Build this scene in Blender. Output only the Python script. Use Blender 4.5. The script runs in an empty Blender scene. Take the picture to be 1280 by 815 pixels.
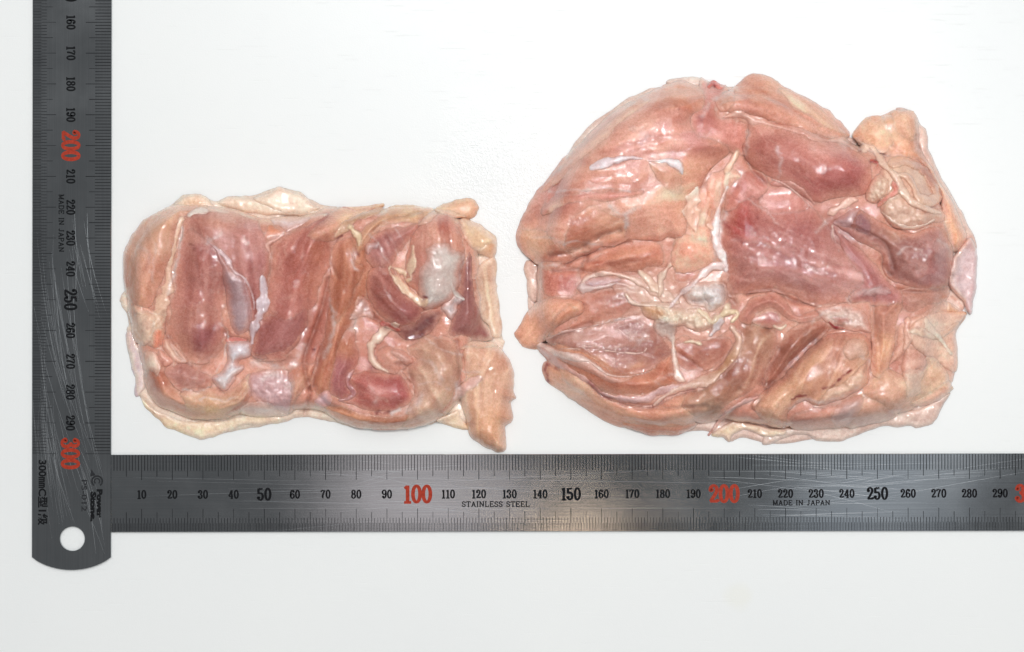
import bpy, bmesh, math
import numpy as np
from mathutils import Vector, Matrix

# ------------------------------------------------------------------ camera, world, lamps, exposure
S = 0.001 / 3.835              # metres per photograph pixel on the board (read off the ruler)
CAM_H = 0.55
scene = bpy.context.scene
C = scene.collection
cd = bpy.data.cameras.new('camera')
cam = bpy.data.objects.new('camera', cd)
C.objects.link(cam)
cam.location = (0, 0, CAM_H)
cd.sensor_width = 36.0
cd.lens = 36.0 * CAM_H / (1280 * S)
cd.clip_start = 0.01
cd.clip_end = 50
scene.camera = cam
scene.cycles.use_denoising = True

world = bpy.data.worlds.new('World')
scene.world = world
world.use_nodes = True
bg = world.node_tree.nodes['Background']
bg.inputs[0].default_value = (0.96, 0.98, 1.0, 1)
bg.inputs[1].default_value = 0.20

def lamp(name, loc, target, sx, sy, power, color):
    ld = bpy.data.lights.new(name, 'AREA')
    ld.shape = 'RECTANGLE'; ld.size = sx; ld.size_y = sy
    ld.energy = power; ld.color = color
    o = bpy.data.objects.new(name, ld); C.objects.link(o)
    o.location = loc
    o.rotation_euler = (Vector(target) - Vector(loc)).to_track_quat('-Z', 'Y').to_euler()
    return o
lamp('key_fill_panel', (0.0, 0.95, 1.30), (0, 0, 0), 1.5, 0.7, 5.6, (1.0, 0.985, 0.96))
lamp('key_fill_panel', (0.0, -0.95, 1.25), (0, 0, 0), 1.4, 0.6, 3.6, (1.0, 0.945, 0.87))  # unseen fill lamp added to even out the lower part of the board
lamp('ceiling_tube', (-0.10, 0.50, 1.35), (0, 0, 0), 0.11, 0.04, 4.9, (0.96, 0.985, 1.0))
lamp('ceiling_tube', (0.26, 0.42, 1.35), (0, 0, 0), 0.11, 0.04, 4.9, (0.96, 0.985, 1.0))
lamp('ceiling_tube', (0.46, 0.14, 1.45), (0, 0, 0), 0.04, 0.11, 4.4, (0.96, 0.985, 1.0))
lamp('ceiling_tube', (-0.02, 0.32, 1.60), (0, 0, 0), 0.14, 0.05, 2.0, (1.0, 0.99, 0.98))
# dim lamps added for what the rulers mirror: lit ceiling and a warm hand
lamp('mirror_glow', (-0.10, -0.20, 1.40), (0, 0, 0), 0.20, 0.16, 0.10, (1.0, 0.88, 0.88))
lamp('mirror_glow', (0.42, -0.20, 1.40), (0, 0, 0), 0.30, 0.16, 0.085, (0.84, 0.91, 1.0))
lamp('mirror_glow', (0.07, -0.27, 1.40), (0, 0, 0), 0.085, 0.045, 0.10, (1.0, 0.72, 0.50))  # added warm glow for the hand mirrored in the lower ruler

scene.view_settings.view_transform = 'Standard'
scene.view_settings.look = 'None'
scene.view_settings.exposure = -0.13
scene.view_settings.gamma = 1.0
scene.view_settings.use_curve_mapping = False

# ------------------------------------------------------------------ helpers
def lin(c):
    c = np.asarray(c, float) / 255.0
    return np.where(c <= 0.04045, c / 12.92, ((c + 0.055) / 1.055) ** 2.4)

def px(x, y, z=0.0):
    """a photograph pixel, read at height z (metres) above the board, as a point of the place"""
    k = 1 - z / CAM_H
    return ((x - 640) * S * k, (407.5 - y) * S * k, z)

def thing(name, label, cat, loc=(0, 0, 0), rotz=0.0, group=None):
    o = bpy.data.objects.new(name, None); C.objects.link(o)
    o.empty_display_size = 0.02
    o.location = loc; o.rotation_euler = (0, 0, rotz)
    o['label'] = label; o['category'] = cat
    if group: o['group'] = group
    return o

def mesh_obj(name, verts, faces, m, parent=None, smooth=False):
    me = bpy.data.meshes.new(name)
    me.from_pydata([tuple(v) for v in verts], [], faces)
    me.materials.append(m)
    if smooth:
        me.polygons.foreach_set('use_smooth', [True] * len(me.polygons))
    me.update()
    o = bpy.data.objects.new(name, me); C.objects.link(o)
    if parent: o.parent = parent
    return o

def hash2(ix, iy, seed):
    h = (ix.astype(np.int64) * 374761393 + iy.astype(np.int64) * 668265263 + seed * 1274126177) & 0xFFFFFFFF
    h = ((h ^ (h >> 13)) * 1274126177) & 0xFFFFFFFF
    h = (h ^ (h >> 16)) & 0xFFFF
    return h / 32767.5 - 1.0

def vnoise(x, y, seed):
    ix = np.floor(x); iy = np.floor(y)
    fx = x - ix; fy = y - iy
    fx = fx * fx * fx * (fx * (fx * 6 - 15) + 10); fy = fy * fy * fy * (fy * (fy * 6 - 15) + 10)
    a = hash2(ix, iy, seed); b = hash2(ix + 1, iy, seed)
    c = hash2(ix, iy + 1, seed); d = hash2(ix + 1, iy + 1, seed)
    return (a * (1 - fx) + b * fx) * (1 - fy) + (c * (1 - fx) + d * fx) * fy

def fbm(x, y, scale, seed, octv=3):
    t = 0; a = 1.0; n = 0
    for k in range(octv):
        t = t + a * vnoise(x / scale + 17.3 * k, y / scale - 9.1 * k, seed + k)
        n += a; a *= 0.5; scale *= 0.5
    return t / n * 1.5

def streak(x, y, ang, along, across, seed, octv=3):
    a = math.radians(ang)
    u = x * math.cos(a) + y * math.sin(a); v = -x * math.sin(a) + y * math.cos(a)
    return fbm(u / along, v / across, 1.0, seed, octv)

# ------------------------------------------------------------------ materials
def mat(name):
    m = bpy.data.materials.new(name); m.use_nodes = True
    nt = m.node_tree
    return m, nt, nt.nodes['Principled BSDF'], nt.nodes, nt.links

def tex_noise(nodes, links, scale, detail=3, rough=0.5, vec=None, dist=0.0):
    n = nodes.new('ShaderNodeTexNoise')
    n.inputs['Scale'].default_value = scale; n.inputs['Detail'].default_value = detail
    n.inputs['Roughness'].default_value = rough; n.inputs['Distortion'].default_value = dist
    if vec is not None: links.new(vec, n.inputs['Vector'])
    return n

def math_node(nodes, links, op, a, b=None, c=None):
    n = nodes.new('ShaderNodeMath'); n.operation = op
    for i, v in enumerate((a, b, c)):
        if v is None: continue
        if isinstance(v, (int, float)): n.inputs[i].default_value = v
        else: links.new(v, n.inputs[i])
    return n.outputs[0]

def map_range(nodes, links, v, a, b, c, d):
    n = nodes.new('ShaderNodeMapRange'); n.interpolation_type = 'SMOOTHSTEP'
    links.new(v, n.inputs[0])
    for i, q in enumerate((a, b, c, d)): n.inputs[1 + i].default_value = q
    return n.outputs[0]

def flesh_material(name, sss, radius, rough, coat, coat_rough, bump_fine, bump_big, spec=0.5, scale=1500.0, transm=0.0):
    m, nt, p, N, L = mat(name)
    at = N.new('ShaderNodeAttribute'); at.attribute_name = 'tissue'
    tc = N.new('ShaderNodeTexCoord'); ob = tc.outputs['Object']
    # fine mottling of the tissue itself
    n1 = tex_noise(N, L, 1300, 8, 0.72, ob, 0.8)
    hsv = N.new('ShaderNodeHueSaturation')
    L.new(at.outputs['Color'], hsv.inputs['Color'])
    L.new(map_range(N, L, n1.outputs[0], 0.3, 0.7, 0.86, 1.12), hsv.inputs['Value'])
    L.new(map_range(N, L, n1.outputs[0], 0.3, 0.7, 1.08, 0.92), hsv.inputs['Saturation'])
    L.new(hsv.outputs[0], p.inputs['Base Color'])
    p.inputs['Roughness'].default_value = rough
    p.inputs['Specular IOR Level'].default_value = spec
    p.inputs['Subsurface Weight'].default_value = sss
    p.inputs['Subsurface Radius'].default_value = radius
    p.inputs['Subsurface Scale'].default_value = 1.0
    p.inputs['Coat Weight'].default_value = coat
    p.inputs['Coat Roughness'].default_value = coat_rough
    p.inputs['Coat IOR'].default_value = 1.5
    # wet surface: small beads of moisture, gathered in patches, over low soft ripples
    big = tex_noise(N, L, 260, 3, 0.55, ob, 0.3)
    fine = tex_noise(N, L, scale, 3, 0.6, ob, 0.4)
    patch = tex_noise(N, L, 130, 3, 0.6, ob)
    pm = map_range(N, L, patch.outputs[0], 0.36, 0.56, 0.18, 1.0)
    b1 = N.new('ShaderNodeBump'); b1.inputs['Strength'].default_value = 1.0
    b1.inputs['Distance'].default_value = bump_big
    L.new(big.outputs[0], b1.inputs['Height'])
    hf = math_node(N, L, 'MULTIPLY', fine.outputs[0], pm)
    b2 = N.new('ShaderNodeBump'); b2.inputs['Strength'].default_value = 1.0
    b2.inputs['Distance'].default_value = bump_fine
    L.new(hf, b2.inputs['Height']); L.new(b1.outputs[0], b2.inputs['Normal'])
    L.new(b2.outputs[0], p.inputs['Coat Normal'])
    b3 = N.new('ShaderNodeBump'); b3.inputs['Strength'].default_value = 1.0
    b3.inputs['Distance'].default_value = bump_fine * 0.4
    L.new(fine.outputs[0], b3.inputs['Height']); L.new(b1.outputs[0], b3.inputs['Normal'])
    L.new(b3.outputs[0], p.inputs['Normal'])
    return m

M_MUSCLE = flesh_material('raw_muscle', 0.55, (0.0024, 0.0012, 0.0008), 0.50, 1.0, 0.035, 0.00017, 0.00018, spec=0.22, scale=1150)
M_FAT = flesh_material('pale_fat', 0.45, (0.0018, 0.0015, 0.0012), 0.45, 0.9, 0.06, 0.00010, 0.0003, scale=900)
M_SKIN = flesh_material('chicken_skin', 0.45, (0.0020, 0.0016, 0.0013), 0.42, 0.9, 0.06, 0.00010, 0.0003, scale=800)
M_SINEW = flesh_material('sinew', 0.35, (0.0014, 0.0011, 0.0009), 0.38, 1.0, 0.05, 0.00012, 0.0003, scale=1000)
TINT = {M_MUSCLE.name: (1.31, 1.27, 1.27), M_FAT.name: (1.12, 1.03, 1.06), M_SKIN.name: (1.10, 1.01, 1.06), M_SINEW.name: (1.17, 1.12, 1.11)}

def board_material():
    m, nt, p, N, L = mat('white_polyethylene')
    tc = N.new('ShaderNodeTexCoord'); ob = tc.outputs['Object']
    n = tex_noise(N, L, 9, 3, 0.5, ob)
    r = N.new('ShaderNodeValToRGB')
    r.color_ramp.elements[0].position = 0.3; r.color_ramp.elements[0].color = (0.806, 0.818, 0.815, 1)
    r.color_ramp.elements[1].position = 0.7; r.color_ramp.elements[1].color = (0.832, 0.842, 0.832, 1)
    L.new(n.outputs[0], r.inputs[0])
    # faint yellow stain left on the board
    sx = N.new('ShaderNodeVectorMath'); sx.operation = 'DISTANCE'
    L.new(ob, sx.inputs[0]); sx.inputs[1].default_value = px(922, 746)
    dn = tex_noise(N, L, 150, 2, 0.5, ob)
    dd = math_node(N, L, 'MULTIPLY_ADD', dn.outputs[0], 0.003, sx.outputs['Value'])
    k = map_range(N, L, dd, 0.0035, 0.0075, 0.35, 0.0)
    mx = N.new('ShaderNodeMix'); mx.data_type = 'RGBA'
    L.new(k, mx.inputs[0]); L.new(r.outputs[0], mx.inputs[6]); mx.inputs[7].default_value = (0.80, 0.79, 0.70, 1)
    L.new(mx.outputs[2], p.inputs['Base Color'])
    p.inputs['Roughness'].default_value = 0.36
    p.inputs['Specular IOR Level'].default_value = 0.45
    p.inputs['Subsurface Weight'].default_value = 0.25
    p.inputs['Subsurface Radius'].default_value = (0.004, 0.004, 0.004)
    p.inputs['Subsurface Scale'].default_value = 1.0
    # wet film with fine beads between the two pieces of meat; knife scratches everywhere
    ds = N.new('ShaderNodeVectorMath'); ds.operation = 'DISTANCE'
    L.new(ob, ds.inputs[0]); ds.inputs[1].default_value = px(628, 250)
    n2 = tex_noise(N, L, 60, 3, 0.6, ob)
    dist = math_node(N, L, 'MULTIPLY_ADD', n2.outputs[0], 0.030, ds.outputs['Value'])
    wet = map_range(N, L, dist, 0.022, 0.055, 1.0, 0.0)
    beads = tex_noise(N, L, 1100, 4, 0.65, ob, 0.8)
    hw = math_node(N, L, 'MULTIPLY', beads.outputs[0], math_node(N, L, 'MULTIPLY', wet, 0.6))
    fine = tex_noise(N, L, 2200, 2, 0.5, ob)
    mp = N.new('ShaderNodeMapping'); mp.inputs['Rotation'].default_value = (0, 0, 0.9)
    mp.inputs['Scale'].default_value = (60, 2500, 1); L.new(ob, mp.inputs[0])
    scr = tex_noise(N, L, 1.0, 2, 0.5, mp.outputs[0])
    sc2 = map_range(N, L, scr.outputs[0], 0.66, 0.74, 0.0, 0.10)
    h1 = math_node(N, L, 'MULTIPLY_ADD', fine.outputs[0], 0.10, hw)
    h2 = math_node(N, L, 'SUBTRACT', h1, sc2)
    b = N.new('ShaderNodeBump'); b.inputs['Strength'].default_value = 1.0; b.inputs['Distance'].default_value = 0.00022
    L.new(h2, b.inputs['Height']); L.new(b.outputs[0], p.inputs['Normal'])
    L.new(math_node(N, L, 'MULTIPLY_ADD', wet, -0.20, 0.36), p.inputs['Roughness'])
    return m
M_BOARD = board_material()

def steel_material():
    m, nt, p, N, L = mat('brushed_steel')
    tc = N.new('ShaderNodeTexCoord'); ob = tc.outputs['Object']
    mp = N.new('ShaderNodeMapping'); mp.inputs['Scale'].default_value = (25, 3500, 1); L.new(ob, mp.inputs[0])
    br = tex_noise(N, L, 1.0, 4, 0.6, mp.outputs[0])
    cl = tex_noise(N, L, 45, 4, 0.6, ob)
    fi = tex_noise(N, L, 2500, 2, 0.6, ob)
    r = N.new('ShaderNodeValToRGB')
    r.color_ramp.elements[0].position = 0.25; r.color_ramp.elements[0].color = (0.29, 0.308, 0.322, 1)
    r.color_ramp.elements[1].position = 0.80; r.color_ramp.elements[1].color = (0.45, 0.468, 0.48, 1)
    mm = math_node(N, L, 'MULTIPLY_ADD', br.outputs[0], 0.65, math_node(N, L, 'MULTIPLY', cl.outputs[0], 0.35))
    L.new(mm, r.inputs[0]); L.new(r.outputs[0], p.inputs['Base Color'])
    p.inputs['Metallic'].default_value = 1.0
    L.new(map_range(N, L, cl.outputs[0], 0.3, 0.75, 0.11, 0.16), p.inputs['Roughness'])
    b = N.new('ShaderNodeBump'); b.inputs['Strength'].default_value = 0.5; b.inputs['Distance'].default_value = 0.00001
    hh = math_node(N, L, 'MULTIPLY_ADD', fi.outputs[0], 0.6, br.outputs[0])
    L.new(hh, b.inputs['Height']); L.new(b.outputs[0], p.inputs['Normal'])
    return m
M_STEEL = steel_material()

def paint(name, col, rough=0.5):
    m, nt, p, N, L = mat(name)
    tc = N.new('ShaderNodeTexCoord')
    n = tex_noise(N, L, 1200, 3, 0.6, tc.outputs['Object'])
    r = N.new('ShaderNodeValToRGB')
    r.color_ramp.elements[0].position = 0.3; r.color_ramp.elements[0].color = tuple(0.75 * c for c in col) + (1,)
    r.color_ramp.elements[1].position = 0.7; r.color_ramp.elements[1].color = tuple(min(1, 1.2 * c) for c in col) + (1,)
    L.new(n.outputs[0], r.inputs[0]); L.new(r.outputs[0], p.inputs['Base Color'])
    p.inputs['Roughness'].default_value = rough
    p.inputs['Specular IOR Level'].default_value = 0.12
    return m
M_BLACK = paint('black_etching', (0.006, 0.0065, 0.008), 0.7)
M_RED = paint('red_paint', (0.36, 0.038, 0.018), 0.45)
M_GREY = paint('faint_etching', (0.022, 0.023, 0.026), 0.7)
def scratch_material():
    m, nt, p, N, L = mat('bright_scratch')
    p.inputs['Base Color'].default_value = (0.44, 0.46, 0.48, 1); p.inputs['Metallic'].default_value = 1.0
    p.inputs['Roughness'].default_value = 0.42
    return m
M_SCRATCH = scratch_material()

# ------------------------------------------------------------------ the cutting board
def build_board():
    t = thing('cutting_board', 'large smooth white plastic cutting board lying under the meat and both rulers', 'cutting board')
    bm = bmesh.new()
    bmesh.ops.create_cube(bm, size=1.0)
    for v in bm.verts:
        v.co = Vector((v.co.x * 0.62, v.co.y * 0.42, v.co.z * 0.015 - 0.0075))
    bmesh.ops.bevel(bm, geom=list(bm.edges), offset=0.003, segments=3, affect='EDGES', profile=0.6)
    me = bpy.data.meshes.new('board_slab'); bm.to_mesh(me); bm.free()
    me.materials.append(M_BOARD)
    o = bpy.data.objects.new('board_slab', me); C.objects.link(o); o.parent = t
build_board()

# ------------------------------------------------------------------ the two steel rulers
MM = 0.001
def clarendon():
    """strokes of the numerals and capitals, unit height; drawn with a pen wide across and thin down"""
    def arc(cx, cy, rx, ry, a0, a1, n=14):
        return [(cx + rx * math.cos(math.radians(a0 + (a1 - a0) * k / n)), cy + ry * math.sin(math.radians(a0 + (a1 - a0) * k / n))) for k in range(n + 1)]
    G = {}
    G['0'] = (0.58, [arc(0.29, 0.5, 0.20, 0.46, 90, 450, 28)])
    G['1'] = (0.46, [[(0.25, 0.98), (0.25, 0.03)], [(0.24, 0.95), (0.16, 0.86), (0.07, 0.82)], [(0.05, 0.03), (0.45, 0.03)]])
    G['2'] = (0.56, [arc(0.27, 0.72, 0.18, 0.23, 170, -35, 16) + [(0.35, 0.45), (0.20, 0.22), (0.10, 0.06)], [(0.07, 0.075), (0.50, 0.075)], [(0.50, 0.20), (0.49, 0.05)], arc(0.13, 0.71, 0.045, 0.055, 0, 360, 10)])
    G['3'] = (0.56, [arc(0.26, 0.74, 0.17, 0.21, 165, -80) + [(0.22, 0.53)], arc(0.26, 0.27, 0.20, 0.24, 85, -165), arc(0.12, 0.75, 0.045, 0.05, 0, 360, 10), arc(0.11, 0.22, 0.05, 0.055, 0, 360, 10)])
    G['4'] = (0.58, [[(0.39, 0.97), (0.39, 0.04)], [(0.37, 0.96), (0.22, 0.60), (0.04, 0.29)], [(0.04, 0.27), (0.54, 0.27)], [(0.24, 0.03), (0.53, 0.03)]])
    G['5'] = (0.56, [[(0.13, 0.95), (0.30, 0.90), (0.45, 0.96)], [(0.11, 0.95), (0.10, 0.52)], [(0.10, 0.53)] + arc(0.26, 0.32, 0.20, 0.28, 120, -150), arc(0.11, 0.22, 0.05, 0.055, 0, 360, 10)])
    G['6'] = (0.57, [arc(0.30, 0.52, 0.21, 0.44, 50, 200, 16) + arc(0.29, 0.29, 0.20, 0.25, 190, 540, 22), arc(0.42, 0.80, 0.045, 0.05, 0, 360, 10)])
    G['7'] = (0.54, [[(0.06, 0.74), (0.08, 0.90), (0.22, 0.95), (0.36, 0.88), (0.50, 0.94)], [(0.49, 0.93), (0.33, 0.62), (0.25, 0.36), (0.23, 0.04)]])
    G['8'] = (0.57, [arc(0.28, 0.74, 0.17, 0.21, -90, 270, 22), arc(0.28, 0.27, 0.20, 0.24, 90, 450, 22)])
    G['9'] = (0.57, [[(p[0] * -1 + 0.57, 1 - p[1]) for p in s] for s in G['6'][1]])
    sl = lambda x, y, w=0.24: [(x - w / 2, y), (x + w / 2, y)]
    G['M'] = (0.98, [[(0.16, 0.97), (0.16, 0.04)], [(0.16, 0.97), (0.48, 0.08)], [(0.48, 0.08), (0.80, 0.97)], [(0.81, 0.97), (0.81, 0.04)], sl(0.16, 0.04), sl(0.81, 0.04), sl(0.12, 0.96, 0.2), sl(0.85, 0.96, 0.2)])
    G['A'] = (0.86, [[(0.42, 0.97), (0.14, 0.04)], [(0.42, 0.97), (0.70, 0.04)], [(0.22, 0.34), (0.62, 0.34)], sl(0.13, 0.04), sl(0.71, 0.04)])
    G['D'] = (0.84, [[(0.16, 0.96), (0.16, 0.04)], [(0.05, 0.96), (0.40, 0.96)] + arc(0.42, 0.50, 0.32, 0.46, 85, -85) + [(0.40, 0.04), (0.05, 0.04)]])
    G['E'] = (0.78, [[(0.16, 0.96), (0.16, 0.04)], [(0.05, 0.96), (0.68, 0.96), (0.68, 0.76)], [(0.05, 0.04), (0.70, 0.04), (0.70, 0.26)], [(0.16, 0.51), (0.48, 0.51)], [(0.48, 0.62), (0.48, 0.40)]])
    G['I'] = (0.40, [[(0.19, 0.96), (0.19, 0.04)], sl(0.19, 0.04, 0.30), sl(0.19, 0.96, 0.30)])
    G['N'] = (0.92, [[(0.17, 0.96), (0.17, 0.04)], [(0.17, 0.96), (0.74, 0.06)], [(0.74, 0.96), (0.74, 0.04)], sl(0.16, 0.04), sl(0.12, 0.96, 0.18), sl(0.74, 0.96)])
    G['J'] = (0.66, [[(0.42, 0.96), (0.42, 0.25)] + arc(0.25, 0.25, 0.17, 0.21, 0, -170), sl(0.42, 0.96, 0.30)])
    G['P'] = (0.78, [[(0.16, 0.96), (0.16, 0.04)], [(0.05, 0.96), (0.42, 0.96)] + arc(0.44, 0.71, 0.24, 0.25, 85, -90) + [(0.16, 0.46)], sl(0.17, 0.04, 0.30)])
    G['S'] = (0.70, [arc(0.33, 0.73, 0.22, 0.22, 20, 260) + arc(0.33, 0.27, 0.25, 0.23, 80, -160), [(0.58, 0.94), (0.58, 0.70)], [(0.08, 0.30), (0.08, 0.05)]])
    G['T'] = (0.80, [[(0.39, 0.96), (0.39, 0.04)], [(0.06, 0.74), (0.06, 0.96), (0.72, 0.96), (0.72, 0.74)], sl(0.39, 0.04, 0.30)])
    G['L'] = (0.76, [[(0.18, 0.96), (0.18, 0.04)], [(0.05, 0.04), (0.66, 0.04), (0.66, 0.30)], sl(0.18, 0.96, 0.30)])
    G[' '] = (0.5, [])
    return G
GLYPH = clarendon()

def lettering(text, cx, cy, height, xs, pen, z, spacing=0.0):
    """flat lettering centred on (cx, cy) in ruler millimetres -> verts, faces"""
    V, F = [], []
    total = sum(GLYPH[ch][0] * xs + spacing for ch in text) - spacing
    ox = cx / height - total / 2
    lay = 0
    for ch in text:
        w, strokes = GLYPH[ch]
        for st in strokes:
            pts = [(ox + a * xs, b) for a, b in st]
            n = len(pts); base = len(V)
            closed = n > 8 and math.hypot(pts[0][0] - pts[-1][0], pts[0][1] - pts[-1][1]) < 1e-4
            lay += 1
            for i in range(n):
                if closed:
                    a = pts[(i - 1) % (n - 1)]; b = pts[(i + 1) % (n - 1)]
                else:
                    a = pts[max(i - 1, 0)]; b = pts[min(i + 1, n - 1)]
                tx, ty = b[0] - a[0], b[1] - a[1]
                l = math.hypot(tx, ty) or 1
                nx, ny = -ty / l * pen[0], tx / l * pen[1]
                for sgn in (1, -1):
                    V.append(((pts[i][0] + sgn * nx) * height * MM, (cy + (pts[i][1] - 0.5 + sgn * ny) * height) * MM, z + lay * 2e-7 % 4e-6))
            for i in range(n - 1):
                k = base + 2 * i
                F.append((k, k + 1, k + 3, k + 2))
        ox += w * xs + spacing
    return V, F

def type_mesh(text, size, bold=0.0, xscale=1.0):
    cu = bpy.data.curves.new('type', 'FONT'); cu.body = text; cu.size = size
    cu.align_x = 'CENTER'; cu.align_y = 'CENTER'; cu.offset = bold; cu.resolution_u = 3
    o = bpy.data.objects.new('type', cu); C.objects.link(o)
    dg = bpy.context.evaluated_depsgraph_get(); dg.update()
    me = bpy.data.meshes.new_from_object(o.evaluated_get(dg))
    bpy.data.objects.remove(o)
    for v in me.vertices: v.co.x *= xscale
    return me

W_R, T_R, END, ZI = 25.2, 1.0, 337.8, 0.00103
def build_ruler(label):
    t = thing('steel_ruler', label, 'ruler', group='steel rulers laid at a right angle')
    # blade: a plate with a rounded tail and a hanging hole
    out = [(0, 0), (333.6, 0)]
    for k in range(1, 16):
        a = k / 16
        yy = W_R * a
        out.append((333.6 + 4.2 * (1 - (2 * a - 1) ** 2) ** 0.85, yy))
    out += [(333.6, W_R), (0, W_R)]
    bm = bmesh.new()
    hc, hr, hn = (327.6, 12.9), 3.95, 40
    def ring(z, pts): return [bm.verts.new((x * MM, y * MM, z * MM)) for x, y in pts]
    hole = [(hc[0] + hr * math.cos(2 * math.pi * k / hn), hc[1] + hr * math.sin(2 * math.pi * k / hn)) for k in range(hn)]
    e = 0.12
    inner = [(min(max(x, e), 1e9) - (0.1 if x > 333 else 0), min(max(y, e), W_R - e)) for x, y in out]
    hbig = [(hc[0] + (hr + e) * math.cos(2 * math.pi * k / hn), hc[1] + (hr + e) * math.sin(2 * math.pi * k / hn)) for k in range(hn)]
    o0, o1, o2 = ring(0, out), ring(T_R - e, out), ring(T_R, inner)
    h0, h1, h2 = ring(0, hole), ring(T_R - e, hole), ring(T_R, hbig)
    for A, B in ((o0, o1), (o1, o2)):
        for i in range(len(A)):
            j = (i + 1) % len(A); bm.faces.new((A[i], A[j], B[j], B[i]))
    for A, B in ((h0, h1), (h1, h2)):
        for i in range(len(A)):
            j = (i + 1) % len(A); bm.faces.new((A[j], A[i], B[i], B[j]))
    for O_, H_ in ((o0, h0), (o2, h2)):
        edges = []
        for loop in (O_, H_):
            for i in range(len(loop)):
                ed = bm.edges.get((loop[i], loop[(i + 1) % len(loop)])); edges.append(ed)
        bmesh.ops.triangle_fill(bm, edges=edges, use_beauty=True)
    bmesh.ops.recalc_face_normals(bm, faces=bm.faces)
    me = bpy.data.meshes.new('blade'); bm.to_mesh(me); bm.free(); me.materials.append(M_STEEL)
    o = bpy.data.objects.new('blade', me); C.objects.link(o); o.parent = t
    # graduations: millimetres along the upper edge, half millimetres along the lower
    V, F = [], []
    def tick(x, y0, y1, w):
        b = len(V)
        for a, c in ((x - w, y0), (x + w, y0), (x + w, y1), (x - w, y1)): V.append((a * MM, c * MM, ZI - 1e-5))
        F.append((b, b + 1, b + 2, b + 3))
    rng = np.random.default_rng(4)
    for k in range(1, 301):
        ln = 8.2 if k % 10 == 0 else 7.1 if k % 5 == 0 else 5.2
        tick(k, W_R - ln, W_R - 0.14, 0.085 + rng.uniform(-0.015, 0.03))
    for k in range(1, 601):
        ln = 7.6 if k % 20 == 0 else 6.5 if k % 10 == 0 else 4.6 if k % 2 == 0 else 2.9
        tick(k / 2, 0.14, ln, 0.07 + rng.uniform(-0.015, 0.025))
    o = mesh_obj('graduation_marks', V, F, M_BLACK, t); o['kind'] = 'stuff'
    for n in range(10, 301, 10):
        if n % 100 == 0:
            V, F = lettering(str(n), n, 12.3, 5.8, 1.0, (0.105, 0.075), ZI, 0.0); m = M_RED
        elif n % 50 == 0:
            V, F = lettering(str(n), n, 12.3, 4.1, 0.96, (0.098, 0.065), ZI, 0.03); m = M_BLACK
        else:
            V, F = lettering(str(n), n, 12.3, 2.8, 0.98, (0.102, 0.070), ZI, 0.05); m = M_BLACK
        mesh_obj('numeral', V, F, m, t)
    V, F = lettering('STAINLESS STEEL', 125.5, 9.0, 1.75, 1.08, (0.10, 0.085), ZI, 0.06)
    mesh_obj('inscription', V, F, M_BLACK, t)
    V, F = lettering('MADE IN JAPAN', 225.2, 9.3, 1.65, 1.08, (0.10, 0.08), ZI, 0.06)
    mesh_obj('inscription', V, F, M_BLACK, t)
    def typed(text, cx, cy, hgt, length, bold, m):
        me = type_mesh(text, 1.0, bold)
        co = np.array([v.co[:] for v in me.vertices])
        lo, hi = co.min(0), co.max(0)
        for v in me.vertices:
            v.co.x = (cx + ((v.co.x - lo[0]) / (hi[0] - lo[0]) - 0.5) * length) * MM
            v.co.y = (cy + ((v.co.y - lo[1]) / (hi[1] - lo[1]) - 0.5) * hgt) * MM
            v.co.z = ZI
        me.name = 'inscription'; me.materials.clear(); me.materials.append(m)
        o = bpy.data.objects.new('inscription', me); C.objects.link(o); o.parent = t
    typed('300\u339cC\u578b1\u7d1a', 312.6, 3.5, 3.3, 21.2, 0.03, M_BLACK)
    typed('PS-012', 313.6, 16.7, 1.75, 10.2, 0.015, M_GREY)
    typed('Power', 316.2, 21.6, 1.9, 9.4, 0.065, M_BLACK)
    typed('Stone.', 317.2, 19.6, 1.9, 9.8, 0.065, M_BLACK)
    # emblem: an arrow head over a double open ring
    V, F = [], []
    for r, w in ((1.65, 0.26), (0.85, 0.2)):
        b = len(V)
        for k in range(25):
            a = math.radians(35 + 290 * k / 24)
            for q in (r - w, r + w): V.append(((308.9 + q * math.cos(a)) * MM, (20.8 + q * math.sin(a)) * MM, ZI))
        for k in range(24): F.append((b + 2 * k, b + 2 * k + 1, b + 2 * k + 3, b + 2 * k + 2))
    b = len(V)
    for x, y in ((305.0, 19.0), (307.0, 20.3), (307.4, 18.6)): V.append((x * MM, y * MM, ZI))
    F.append((b, b + 1, b + 2))
    mesh_obj('emblem', V, F, M_GREY, t)
    return t

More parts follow.
